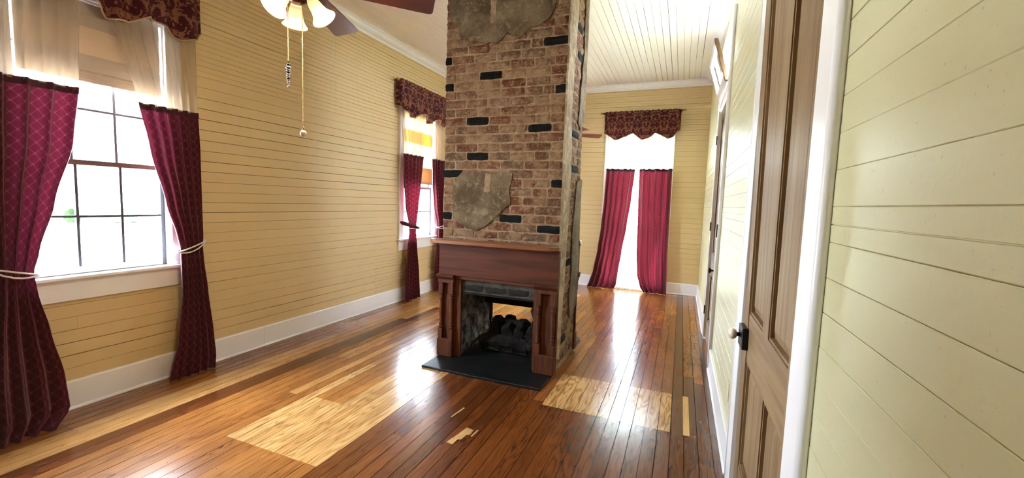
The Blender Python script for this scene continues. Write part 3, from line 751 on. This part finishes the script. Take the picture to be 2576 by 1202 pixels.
# ---- mantels
def mantel(name, label, fn):
    """fn(x, d, z): d = distance in front of the brick face"""
    root = tag(empty(name, fn(-1.52, 0, 0)), label, 'mantel')
    P = lambda nm, a, b, d0, d1, z0, z1, mat, par=root, bev=.002: MB().prism([(a, z0), (b, z0), (b, z1), (a, z1)], lambda u, v, w: fn(u, w, v), d0, d1).build(nm, mat, par, bevel=bev)
    L, R = -2.098, -.937
    sh = [(-2.135, .006), (-2.165, .03), (-2.165, .115), (-2.115, .165), (-1.0, .165), (-.93, .085), (-.925, .006)]
    MB().prism(sh, lambda u, v, w: fn(u, v, w), 1.102, 1.137)  .build('shelf', M['shelf'], root, bevel=.005)
    P('frieze', L, R, .020, .062, .80, 1.090, M['mantel_h']); P('frieze_top_rail', L - .004, R + .004, .020, .070, 1.078, 1.102, M['mantel_h'])
    P('return', R - .02, R, .001, .0205, .02, 1.10, M['mantel_v']); P('return', L, L + .02, .001, .0205, .02, 1.10, M['mantel_v'])
    P('inner_rail', -1.94, -1.12, .016, .048, .768, .80, M['mantel_h'])
    for a, b, s0, s1 in ((-2.094, -1.932, -1.932, -1.872), (-1.122, -.939, -1.152, -1.122)):
        pl = P('pilaster', a, b, .002, .040, .022, .80, M['mantel_v'])
        P('pilaster_inner_strip', s0, s1, .002, .034, .022, .775, M['mantel_v'])
        P('plinth', a - .002, b + .002, .035, .088, .0225, .190, M['mantel_v'], pl, .005)
        P('capital', a - .002, b + .002, .035, .080, .727, .760, M['mantel_v'], pl)
        MB().prism([(.036, .760), (.082, .760), (.088, .768), (.104, .790), (.106, .806), (.036, .806)], lambda u, v, w: fn(w, u, v), a - .010, b + .010).build('capital_cap', M['mantel_h'], pl)
        wd = .044
        for c in (a + .026, b - .026):
            P('spindle_block', c - wd / 2, c + wd / 2, .038, .078, .190, .285, M['mantel_v'], pl, .003); P('spindle_block', c - wd / 2, c + wd / 2, .038, .078, .62, .727, M['mantel_v'], pl, .003)
            prof = [(.012, .285), (.021, .292), (.021, .302), (.014, .308), (.020, .320), (.021, .332), (.013, .342), (.013, .350), (.021, .358), (.014, .366), (.016, .40), (.020, .45), (.019, .49), (.015, .53), (.013, .55), (.020, .556), (.014, .564), (.021, .576), (.020, .590), (.013, .598), (.020, .606), (.020, .614), (.013, .62)]
            px, py, pz = fn(c, .058, 0)
            MB().lathe(prof, 14, Matrix.Translation((px, py, 0))).build('spindle', M['mantel_v'], pl, True)
    return root
mantel('mantel', 'oak mantelpiece facing the viewer with turned spindles and chamfered shelf', lambda x, d, z: (x, CY0 - d, z))
mantel('mantel', 'back mantelpiece on the far side of the chimney, mostly hidden', lambda x, d, z: (x, CY1 + d, z))
# hearths
def hearth(lab, y0, y1):
    o = MB().prism(jag([(-2.078, y0 + .005), (-1.52, y0 - .006), (-.962, y0), (-.958, y1), (-2.075, y1)], .08, .004, int(y0 * 10)), lambda u, v, w: (u, v, w), 0.0003, .021).build('hearth_slab', M['slate'], None, bevel=.004)
    tag(o, lab, 'hearth')
hearth('black slate hearth slab in front of the near mantel', 3.135, 3.80); hearth('black slate hearth slab behind the chimney', 3.806, 4.60)
# ---- gas logs and grate
g = tag(empty('fire_grate', (-1.47, 3.87, .022)), 'black iron grate holding charred logs in the firebox', 'grate')
for x in (-1.70, -1.56, -1.42, -1.28):
    MB().tube([(x, 3.66, .13), (x, 3.66, .075), (x, 3.72, .072), (x, 4.02, .072), (x, 4.04, .13)], .009, 6).build('bar', M['black_iron'], g)
for y in (3.70, 4.00): MB().tube([(-1.76, y, .06), (-1.22, y, .06)], .009, 6).build('cross_bar', M['black_iron'], g)
for x in (-1.74, -1.24):
    for y in (3.70, 4.00): MB().tube([(x, y, .07), (x, y, .0225)], .009, 6).build('leg', M['black_iron'], g)
MB().tube([(-1.86, 3.62, .030), (-1.83, 3.64, .10), (-1.80, 3.72, .15), (-1.76, 3.78, .16)], .010, 6).build('gas_pipe', M['black_iron'], g)
def log(lab, p0, p1, r, seed, bend=.02):
    n, sg = 18, 14; p0, p1 = Vector(p0), Vector(p1); d = (p1 - p0).normalized(); a = d.orthogonal().normalized(); b = d.cross(a); vs = []
    for i in range(n + 1):
        t = i / n; c = p0.lerp(p1, t) + a * math.sin(t * 3.1) * bend
        for k in range(sg):
            th = k * math.tau / sg; w = a * math.cos(th) + b * math.sin(th)
            rr = r * (1 + .45 * noise.noise(Vector((t * 6 + seed, math.cos(th) * 1.6, math.sin(th) * 1.6))) + .28 * noise.noise(Vector((t * 18, th * 2, seed))))
            if i in (0, n): rr *= .86
            vs.append(c + w * rr)
    fs = [(i * sg + k, i * sg + (k + 1) % sg, (i + 1) * sg + (k + 1) % sg, (i + 1) * sg + k) for i in range(n) for k in range(sg)] + [tuple(range(sg))[::-1], tuple(range(n * sg, n * sg + sg))]
    tag(MB().add(vs, fs).build('charred_log', M['char']), lab, 'log', 'charred logs on the grate')
log('charred log lying across the front of the grate', (-1.77, 3.71, .13), (-1.20, 3.72, .14), .062, 1)
log('charred log lying across the back of the grate', (-1.76, 3.97, .14), (-1.20, 3.96, .145), .066, 5)
log('charred log wedged low between the front and back logs', (-1.72, 3.84, .125), (-1.22, 3.84, .13), .058, 29)
log('charred log pointing up at the left of the pile', (-1.645, 3.74, .225), (-1.70, 3.98, .275), .060, 9)
log('charred log standing tallest at the middle of the pile', (-1.50, 3.72, .235), (-1.56, 3.98, .295), .062, 13)
log('charred log lying just right of the middle of the pile', (-1.385, 3.73, .23), (-1.41, 3.99, .28), .060, 33)
log('charred log leaning at the right of the pile near the pilaster', (-1.255, 3.72, .235), (-1.24, 3.98, .295), .064, 17)
log('thin charred branch resting over the middle logs', (-1.66, 3.82, .318), (-1.36, 3.80, .325), .026, 21, .012)
# ================================================================ WINDOW DRESSING
def interp(tab, z):
    """tab: [(z, value...)] descending z, cosine eased"""
    if z >= tab[0][0]: return tab[0][1:]
    for p, q_ in zip(tab, tab[1:]):
        if z >= q_[0]:
            t = (p[0] - z) / (p[0] - q_[0]); t = t * t * (3 - 2 * t) * .5 + t * .5
            return tuple(a + (b - a) * t for a, b in zip(p[1:], q_[1:]))
    return tab[-1][1:]
def drape(name, fn, tab, z1, z0, mat, parent, folds=5, fabric=1.0, nu=72, nv=46, seed=0, hem=0.0):
    """tab rows: (z, a_left, a_right, depth, fold_amp)"""
    r = random.Random(seed); ph = r.uniform(0, 6); vs = []; uv = []
    for j in range(nv + 1):
        z = z1 + (z0 - z1) * j / nv
        aL, aR, dp, am = interp(tab, z)
        for i in range(nu + 1):
            s = i / nu
            w = s * folds * math.tau + ph + .5 * math.sin(s * 5 + seed)
            f = math.sin(w) + .35 * math.sin(w * 2.1 + z * 1.7 + seed) + .25 * math.sin(w * .43 + z * 2.3)
            zz = z + (hem * math.sin(w * .5 + 1) if j == nv else 0)
            vs.append(fn(aL + (aR - aL) * (s + .012 * math.sin(w + 1.5)), dp + am * f, max(.002, zz) if j == nv else zz)); uv.append((s * fabric, z))
    fs = [(j * (nu + 1) + i, j * (nu + 1) + i + 1, (j + 1) * (nu + 1) + i + 1, (j + 1) * (nu + 1) + i) for j in range(nv) for i in range(nu)]
    me = bpy.data.meshes.new(name); me.from_pydata(vs, [], fs); u = me.uv_layers.new(name='UVMap')
    for lp in me.loops: u.data[lp.index].uv = uv[lp.vertex_index]
    for p in me.polygons: p.use_smooth = True
    return link(name, me, mat, parent)
RODZ = 3.10
def curtain(label, fn, tab, sheer_tab, seed, fabric=1.0, sheermat='sheer', folds=5, redmat='red'):
    root = tag(empty('curtain', fn((tab[-1][1] + tab[-1][2]) / 2, tab[-1][3], 0)), label, 'curtain')
    zt = tab[0][0]
    drape('red_drape', fn, tab, zt, .004, M[redmat], root, folds, fabric, 84, 60, seed)
    bt = [(z, a - .002, b + .002, d + .003, m) for z, a, b, d, m in tab]
    drape('header_band', fn, bt, zt + .004, zt - .04, M['band'], root, folds, fabric, 84, 2, seed)
    drape('sheer_top', fn, sheer_tab, RODZ + .012, zt - .01, M[sheermat], root, folds + 2, fabric, 96, 30, seed)
    return root
def cord(root, fn, a0, a1, d, am, z0, z1, mat, r=.006, name='tieback', k=2):
    for j in range(k):
        pts = []
        for i in range(25):
            th = i / 24 * math.tau
            s = (1 - math.cos(th)) / 2; a = a0 + (a1 - a0) * s
            pts.append(fn(a, d + am * math.sin(th), z0 + (z1 - z0) * s - j * .035 * math.sin(s * 3.14)))
        MB().tube(pts, r, 6, False).build(name, mat, root, True)
# window 1 right panel
t1 = [(2.125, 1.885, 2.285, .10, .016), (1.8, 1.945, 2.295, .10, .018), (1.4, 2.035, 2.300, .10, .017), (1.14, 2.105, 2.305, .10, .014), (1.05, 2.125, 2.300, .10, .011), (.95, 2.125, 2.305, .10, .013), (.7, 2.12, 2.325, .105, .018), (.3, 2.075, 2.355, .11, .020), (.12, 2.025, 2.365, .115, .020), (.0, 1.995, 2.35, .125, .018)]
s1 = [(3.2, 1.72, 2.30, .075, .010), (2.7, 1.76, 2.30, .080, .012), (2.1, 1.885, 2.285, .10, .014)]
c = curtain('burgundy trellis curtain at the right of the near window, tied by pale cord', bL, t1, s1, 3, 1.0, 'sheer_dimmed', 5, 'red_dimmed')
cord(c, bL, 2.095, 2.325, .10, .036, 1.015, 1.10, M['cord'])
# window 1 left panel, cut by the picture's left edge
t0 = [(2.14, 1.02, 1.57, .10, .018), (1.8, 1.02, 1.53, .10, .020), (1.4, 1.06, 1.42, .10, .020), (1.1, 1.10, 1.335, .105, .016), (.97, 1.115, 1.305, .105, .012), (.85, 1.10, 1.315, .11, .015), (.6, 1.04, 1.355, .12, .022), (.3, .98, 1.395, .15, .028), (.1, .96, 1.39, .20, .030), (0, .96, 1.30, .24, .030)]
s0 = [(3.2, 1.04, 1.60, .075, .010), (2.7, 1.03, 1.60, .080, .012), (2.1, 1.02, 1.57, .10, .016)]
c = curtain('burgundy trellis curtain at the left of the near window, cut by the picture edge', bL, t0, s0, 11, 1.1, 'sheer_dimmed', 5, 'red_dimmed')
cord(c, bL, 1.085, 1.33, .105, .045, 1.03, .955, M['cord'])
# window 2 panels
t2 = [(2.135, 5.005, 5.50, .10, .018), (1.8, 5.02, 5.46, .10, .020), (1.4, 5.08, 5.40, .10, .018), (1.12, 5.16, 5.345, .105, .012), (1.0, 5.17, 5.335, .105, .011), (.8, 5.14, 5.355, .105, .014), (.4, 5.09, 5.40, .105, .018), (0, 5.07, 5.42, .11, .020)]
s2 = [(3.2, 4.97, 5.53, .075, .010), (2.7, 4.97, 5.52, .08, .012), (2.1, 5.0, 5.50, .10, .016)]
c = curtain('slim burgundy curtain left of the far side window, tied with matching cloth', bL, t2, s2, 21, 1.1)
mb = MB(); pts = [bL(5.06 + .30 * (i / 10), .03 + .125 * math.sin(min(1, i / 9) * 1.5), 1.165 - .10 * (i / 10) ** .8) for i in range(11)]
mb.tube(pts, [.012, .03, .034, .03, .026, .024, .024, .024, .022, .018, .006], 8).build('tieback', M['red_dark'], c, True)
cord(c, bL, 5.155, 5.35, .105, .03, 1.075, 1.055, M['cord'], .006, 'tieback_trim', 1)
t2b = [(2.135, 5.78, 6.13, .10, .018), (1.8, 5.80, 6.13, .10, .020), (1.4, 5.86, 6.12, .10, .018), (1.12, 5.95, 6.12, .105, .012), (1.0, 5.96, 6.12, .105, .011), (.8, 5.94, 6.12, .105, .014), (.4, 5.90, 6.14, .105, .018), (0, 5.88, 6.16, .11, .020)]
s2b = [(3.2, 5.62, 6.14, .075, .010), (2.7, 5.66, 6.14, .08, .012), (2.1, 5.78, 6.13, .10, .016)]
c = curtain('burgundy curtain right of the far side window, half hidden by the chimney', bL, t2b, s2b, 27, .9)
cord(c, bL, 5.935, 6.14, .105, .035, 1.05, 1.09, M['cord'])
# window 3 panels
t3 = [(2.145, -1.30, -.805, .10, .020), (1.6, -1.315, -.845, .10, .022), (1.1, -1.345, -.90, .10, .022), (.7, -1.385, -.955, .105, .022), (.3, -1.45, -1.0, .11, .024), (.1, -1.51, -1.02, .12, .024), (0, -1.55, -1.06, .13, .022)]
s3 = [(3.2, -1.33, -.78, .075, .010), (2.1, -1.30, -.80, .10, .012)]
curtain('left burgundy curtain of the tall back window, swept to the left', bB, t3, s3, 31, 1.1, 'sheer_back')
t3b = [(2.145, -.722, -.185, .10, .020), (1.6, -.715, -.182, .10, .022), (1.1, -.70, -.18, .10, .022), (.7, -.69, -.176, .105, .022), (.3, -.66, -.165, .12, .026), (.1, -.60, -.160, .14, .028), (0, -.53, -.158, .165, .026)]
s3b = [(3.2, -.75, -.19, .075, .010), (2.1, -.722, -.185, .10, .012)]
curtain('right burgundy curtain of the tall back window, hanging straight', bB, t3b, s3b, 37, 1.2, 'sheer_back')
o = drape('sheer_panel', bB, [(3.1, -1.24, -.29, .042, .006), (1.2, -1.22, -.32, .042, .007), (.3, -1.12, -.45, .044, .008), (0, -1.08, -.50, .046, .009)], 2.9, .003, M['sheer_back'], None, 9, 1.6, 110, 50, 41)
tag(o, 'white sheer panel hanging between the two back curtains', 'curtain')

# valances and rods
def valance(label, rodlabel, fn, a0, a1, seed):
    W_ = a1 - a0
    prof = [(0, 2.775), (.04, 2.75), (.156, 2.645), (.23, 2.65), (.33, 2.72), (.407, 2.752), (.44, 2.71), (.51, 2.638), (.60, 2.66), (.69, 2.738), (.75, 2.72), (.85, 2.645), (.92, 2.68), (1, 2.80)]
    def zb(s):
        for p, q_ in zip(prof, prof[1:]):
            if s <= q_[0]: return p[1] + (q_[1] - p[1]) * (s - p[0]) / (q_[0] - p[0])
        return prof[-1][1]
    nu, nv = 130, 22; vs = []; uv = []; r = random.Random(seed); ph = r.uniform(0, 6)
    for j in range(nv + 1):
        t = j / nv
        for i in range(nu + 1):
            s = i / nu; z = 3.135 + (zb(s) - 3.135) * t
            w = s * 8 * math.tau + ph + 1.4 * math.sin(s * 7 + seed)
            pk = .006 * math.sin(s * 44 * math.tau) * max(0, 1 - t * 3.5)
            am = .006 + .040 * min(1, t * 1.4)
            d = .128 + (.018 * t) + am * (math.sin(w) * .6 + .5 * math.sin(w * .47 + 2)) + pk
            if s < .03: d = d * (s / .03) + .03 * (1 - s / .03)
            if s > .97: d = d * ((1 - s) / .03) + .03 * (1 - (1 - s) / .03)
            vs.append(fn(a0 + W_ * s, d, z + (.004 * math.sin(s * 90) if j == 0 else 0))); uv.append((s * 1.6, z))
    fs = [(j * (nu + 1) + i, j * (nu + 1) + i + 1, (j + 1) * (nu + 1) + i + 1, (j + 1) * (nu + 1) + i) for j in range(nv) for i in range(nu)]
    me = bpy.data.meshes.new('valance'); me.from_pydata(vs, [], fs); u = me.uv_layers.new(name='UVMap')
    for lp in me.loops: u.data[lp.index].uv = uv[lp.vertex_index]
    for p in me.polygons: p.use_smooth = True
    o = link('valance', me, M['damask']); tag(o, label, 'valance')
    edge = [vs[nv * (nu + 1) + i] for i in range(nu + 1)]
    MB().tube(edge, .006, 6).build('piping', M['shade_woven'], o, True)
    rod = MB().tube([fn(a0 - .03, .105, RODZ + .012), fn(a1 + .03, .105, RODZ + .012)], .009, 10).build('curtain_rod', M['bronze'], None, True); tag(rod, rodlabel, 'curtain rod')
    for s, a in ((-1, a0 - .03), (1, a1 + .03)):
        MB().tube([fn(a, .105, RODZ + .012), fn(a + s * .012, .105, RODZ + .012), fn(a + s * .024, .105, RODZ + .012), fn(a + s * .036, .105, RODZ + .012), fn(a + s * .044, .105, RODZ + .012)], [.010, .018, .021, .016, .003], 10).build('finial', M['brass'], rod, True)
        MB().tube([fn(a - s * .02, .105, RODZ + .012), fn(a - s * .02, .001, RODZ + .012)], .006, 8).build('bracket', M['bronze'], rod, True)
valance('burgundy damask valance over the near left window, at the picture top', 'curtain rod over the near left window', bL, 1.07, 2.36, 2)
valance('burgundy damask valance over the far side window beside the chimney', 'curtain rod with brass finial over the far side window', bL, 4.93, 6.20, 5)
valance('scalloped burgundy damask valance centred over the tall back window', 'thin curtain rod over the tall back window', bB, -1.375, -.11, 9)
# roman shades
def roman(label, c, bands, folds):
    root = tag(empty('roman_shade', bL(c, -.02, bands[0][1])), label, 'shade')
    for z0, z1, mt in bands:
        MB().prism([(-.018, z0), (-.014, z0 - .004), (-.010, (z0 + z1) / 2), (-.016, z1), (-.020, z1)], lambda u, v, w: bL(w, u, v), c - .385, c + .385).build('shade_band', M[mt], root)
    for k in range(folds[0]):
        z = folds[1] + k * .018
        MB().prism([(-.022, z + .03), (-.006, z + .012), (-.001, z), (-.006, z - .006), (-.018, z + .002)], lambda u, v, w: bL(w, u, v), c - .387, c + .387).build('shade_fold', M['shade_grey'], root)
roman('raised cream shade with stacked folds in the near left window', 1.7125, [(2.28, 2.40, 'shade_grey'), (2.40, 2.58, 'shade_dimmed'), (2.58, 2.735, 'shade_grey')], (4, 2.215))
roman('cream shade with a tan band for dim backlight and a woven band in the far side window', 5.5625, [(1.745, 1.985, 'shade_woven'), (1.985, 2.33, 'shade'), (2.33, 2.515, 'shade_dim_backlight'), (2.515, 2.735, 'shade')], (1, 1.735))

# ================================================================ CEILING FANS
def fan(label, hub, zb, az0, blade_mat, lit, lampaz, seed=0):
    hx, hy = hub; root = tag(empty('ceiling_fan', (hx, hy, ZC)), label, 'ceiling fan')
    T = Matrix.Translation((hx, hy, 0))
    MB().lathe([(.012, ZC - .07), (.05, ZC - .06), (.072, ZC - .02), (.075, ZC - .002)], 20, T).build('ceiling_canopy', M['bronze'], root, True)
    MB().tube([(hx, hy, ZC - .06), (hx, hy, zb + .15)], .013, 10).build('downrod', M['bronze'], root, True)
    MB().lathe([(.02, zb + .17), (.06, zb + .16), (.11, zb + .12), (.125, zb + .06), (.12, zb + .02), (.09, zb - .015), (.05, zb - .03)], 28, T).build('motor_housing', M['bronze'], root, True)
    MB().lathe([(.05, zb - .028), (.055, zb - .06), (.05, zb - .085), (.03, zb - .10), (.006, zb - .106)], 24, T).build('light_fitter', M['bronze'], root, True)
    for k in range(5):
        R_ = T @ Matrix.Rotation(math.radians(az0 + 72 * k), 4, 'Z') @ Matrix.Translation((0, 0, zb)) @ Matrix.Rotation(math.radians(-13), 4, 'X')
        out = [(.17, -.045), (.30, -.056), (.55, -.072), (.62, -.075), (.634, -.071), (.642, -.058), (.645, .058), (.637, .071), (.622, .075), (.55, .072), (.30, .056), (.17, .045)]
        b = MB().prism(out, lambda u, v, w: R_ @ Vector((u, v, w)), 0, .007).build('blade', blade_mat, root)
        MB().prism([(.09, -.016), (.17, -.012), (.20, -.035), (.245, -.03), (.255, 0), (.245, .03), (.20, .035), (.17, .012), (.09, .016)], lambda u, v, w: R_ @ Vector((u, v, w)), -.006, -.0004).build('blade_iron', M['bronze'], b)
    for k in range(3):
        a = math.radians(lampaz + 120 * k); R_ = T @ Matrix.Translation((math.cos(a) * .055, math.sin(a) * .055, zb - .075)) @ Matrix.Rotation(a, 4, 'Z') @ Matrix.Rotation(math.radians(180 - 36), 4, 'Y') @ Matrix.Scale(.82, 4)
        MB().tube([R_ @ Vector((0, 0, -.03)), R_ @ Vector((0, 0, .0))], .009, 8).build('lamp_arm', M['bronze'], root, True)
        MB().lathe([(.022, -.004), (.026, .012), (.024, .02)], 14, R_).build('lamp_socket', M['bronze'], root, True)
        s_ = MB().lathe([(.024, .010), (.030, .022), (.036, .045), (.040, .075), (.046, .100), (.058, .122), (.072, .138), (.0725, .1395), (.069, .138), (.056, .120), (.044, .099), (.038, .075), (.034, .045), (.027, .022)], 28, R_, False).build('lamp_shade', M['lampglass'], root, True)
        MB().lathe([(.008, .02), (.012, .03), (.018, .05), (.019, .062), (.012, .078), (.002, .084)], 14, R_).build('bulb', M['bulb'] if lit else M['porcelain'], s_, True)
        if lit:
            l = bpy.data.lights.new('fan_bulb_light', 'POINT'); l.energy = lit; l.color = (1, .78, .52); l.shadow_soft_size = .03
            lo = bpy.data.objects.new('fan_bulb_light', l); C.objects.link(lo); lo.location = R_ @ Vector((0, 0, .15))
    return root
FZ = 2.51
f1 = fan('ceiling fan with three lit glass bell shades and pull chains, cut by picture top', (-1.757, 1.565), FZ, 113, M['blade'], 2.8, 25)
fan('distant ceiling fan beyond the chimney, one blade tip showing, tinted reddish as lit', (-1.75, 6.15), FZ + .01, 30, M['lit_blade'], 0, 80)
def chain(x, y, z0, z1, nb):
    mb = MB()
    for i in range(nb):
        z = z0 + (z1 - z0) * i / (nb - 1); mb.lathe([(.0004, -.0024), (.0021, -.001), (.0021, .001), (.0004, .0024)], 6, Matrix.Translation((x, y, z)))
    mb.tube([(x, y, z0), (x, y, z1)], .0007, 5)
    return mb.build('pull_chain', M['brass'], f1, True)
c1 = chain(-1.75, 1.583, 2.41, 1.832, 120)
MB().lathe([(.002, .020), (.006, .016), (.006, .006), (.002, .003)], 10, Matrix.Translation((-1.75, 1.583, 1.815))).build('chain_bell', M['brass'], c1, True)
MB().lathe([(.0005, -.0165), (.009, -.0135), (.0145, -.006), (.0155, .0), (.013, .009), (.006, .015), (.001, .0165)], 18, Matrix.Translation((-1.75, 1.583, 1.803))).build('chain_ball', M['porcelain'], c1, True)
c2 = chain(-1.75, 1.502, 2.41, 2.125, 60)
for j, (r, z) in enumerate([(.006, 2.118), (.010, 2.106), (.013, 2.092), (.010, 2.080), (.0095, 2.070), (.009, 2.060), (.0085, 2.051), (.008, 2.042), (.007, 2.033), (.006, 2.025), (.005, 2.017), (.006, 2.006)]):
    MB().lathe([(.0005, -r * .55), (r * .8, -r * .35), (r, 0), (r * .8, r * .35), (.0005, r * .55)], 12, Matrix.Translation((-1.75, 1.502, z))).build('crystal_bead', M['beadblack'] if j in (0, 1, 4, 7) else M['bead'], c2, True)

# ================================================================ OUTSIDE
GZ = -.62
struct(box('ground', (-90, 60, -60, 80, GZ - .2, GZ), M['grass']), 'green lawn outside the windows', 'ground')
struct(box('street', (-31, -4.5, -60, 80, GZ, GZ + .02), M['road']), 'pale sunlit street outside the near window', 'street')
def tree(label, x, y, h, r, seed):
    root = tag(empty('tree', (x, y, GZ)), label, 'tree'); R_ = random.Random(seed)
    MB().tube([(x, y, GZ), (x + .1, y, GZ + h * .3), (x, y + .1, GZ + h * .7)], [.28, .2, .1], 8).build('trunk', M['bark'], root, True)
    mb = MB()
    for k in range(26):
        th = R_.uniform(0, 6.28); ph = R_.uniform(-.7, 1); rr = r * R_.uniform(.4, .9)
        c_ = Vector((x + math.cos(th) * rr * math.cos(ph), y + math.sin(th) * rr * math.cos(ph), GZ + h * .66 + math.sin(ph) * rr * 1.1))
        s = r * R_.uniform(.28, .45)
        bm = bmesh.new(); bmesh.ops.create_icosphere(bm, subdivisions=2, radius=s)
        for v in bm.verts: v.co *= 1 + .35 * noise.noise(v.co * 2.2 / s + Vector((k, 0, 0)))
        bm.verts.ensure_lookup_table()
        mb.add([v.co + c_ for v in bm.verts], [tuple(v.index for v in f.verts) for f in bm.faces]); bm.free()
    mb.build('crown', M['leaf'], root)
hs = tag(empty('house', (-38, 15, GZ)), 'pale neighbouring house with white porch across the street', 'house')
box('wall', (-44, -38, 8, 19, GZ, 3.2), M['siding'], hs)
MB().prism([(7.4, 3.2), (19.6, 3.2), (13.5, 6.2)], lambda u, v, w: (w, u, v), -44.5, -37.5).build('roof', M['roof'], hs)
box('porch_roof', (-38, -35, 8, 19, 2.2, 2.45), M['ext_white'], hs); box('porch_floor', (-38, -35, 8, 19, GZ, GZ + .5), M['ext_white'], hs)
for y in (8.3, 10.4, 12.6, 14.8, 17, 18.7): box('porch_post', (-35.3, -35.1, y - .1, y + .1, GZ + .5, 2.2), M['ext_white'], hs)
for y in (9.4, 12.0, 15.5, 17.6):
    w_ = box('window', (-38.06, -37.98, y - .5, y + .5, .7, 2.2), M['ext_white'], hs); box('pane', (-37.98, -37.95, y - .42, y + .42, .78, 2.12), M['ext_glass'], w_)
for i in range(40): 
    y = 8.2 + i * .27
    box('porch_baluster', (-35.25, -35.2, y - .03, y + .03, GZ + .5, .75), M['ext_white'], hs)
box('porch_rail', (-35.28, -35.15, 8.2, 18.8, .75, .83), M['ext_white'], hs)
pole = tag(empty('utility_pole', (-26, 13.3, GZ)), 'tall pale utility pole at the street edge', 'pole')
MB().tube([(-26, 13.3, GZ), (-26, 13.3, 9.5)], [.17, .13], 10).build('shaft', M['bark'], pole, True)
MB().box(-26.06, -25.94, 12.2, 14.4, 8.7, 8.85).build('crossarm', M['bark'], pole)
tree('full green tree beside the neighbouring house, right of the pole', -36, 21.5, 9, 3.2, 4)
tree('green tree behind the neighbouring house', -50, 14, 12, 4.2, 9)
tree('green tree far right in the near window', -34, 27, 8, 3.0, 14)
hy = tag(empty('fire_hydrant', (-24.5, 11.9, GZ)), 'red fire hydrant at the street edge', 'hydrant')
MB().lathe([(.16, 0), (.16, .05), (.11, .06), (.11, .5), (.15, .52), (.15, .56), (.12, .62), (.06, .70), (.02, .74)], 14, Matrix.Translation((-24.5, 11.9, GZ + .02))).build('barrel', M['hyd'], hy, True)
MB().tube([(-24.5, 11.7, GZ + .42), (-24.5, 12.1, GZ + .42)], .06, 10).build('nozzle', M['hyd'], hy, True)
sg = tag(empty('yard_sign', (-25.5, 17.6, GZ)), 'blue grey yard sign with white ornate top near the street', 'sign')
box('board', (-25.55, -25.45, 16.8, 18.4, GZ + .35, GZ + 1.15), M['signblue'], sg); box('post', (-25.58, -25.42, 16.65, 16.8, GZ, GZ + 1.35), M['ext_white'], sg); box('post', (-25.58, -25.42, 18.4, 18.55, GZ, GZ + 1.35), M['ext_white'], sg)
MB().prism([(16.7, 0), (18.5, 0), (18.2, .22), (17.9, .18), (17.6, .42), (17.3, .18), (17.0, .22)], lambda u, v, w: (w, u, GZ + 1.2 + v), -25.54, -25.46).build('crest', M['ext_white'], sg)
for i, (y0, y1) in enumerate(((8.2, 11.4), (13.6, 18.6))):
    o = lumpy('hedge', lambda u, v, d: (-33.5 + .9 * math.cos(v) + d, u, GZ + .9 * math.sin(v) + d), y0, y1, 0, math.pi, 30, 12, .25, M['leaf'], None, i + 2, 3)
    tag(o, 'low green hedge in front of the house porch, %s of the pole' % ('left' if i == 0 else 'right'), 'hedge')
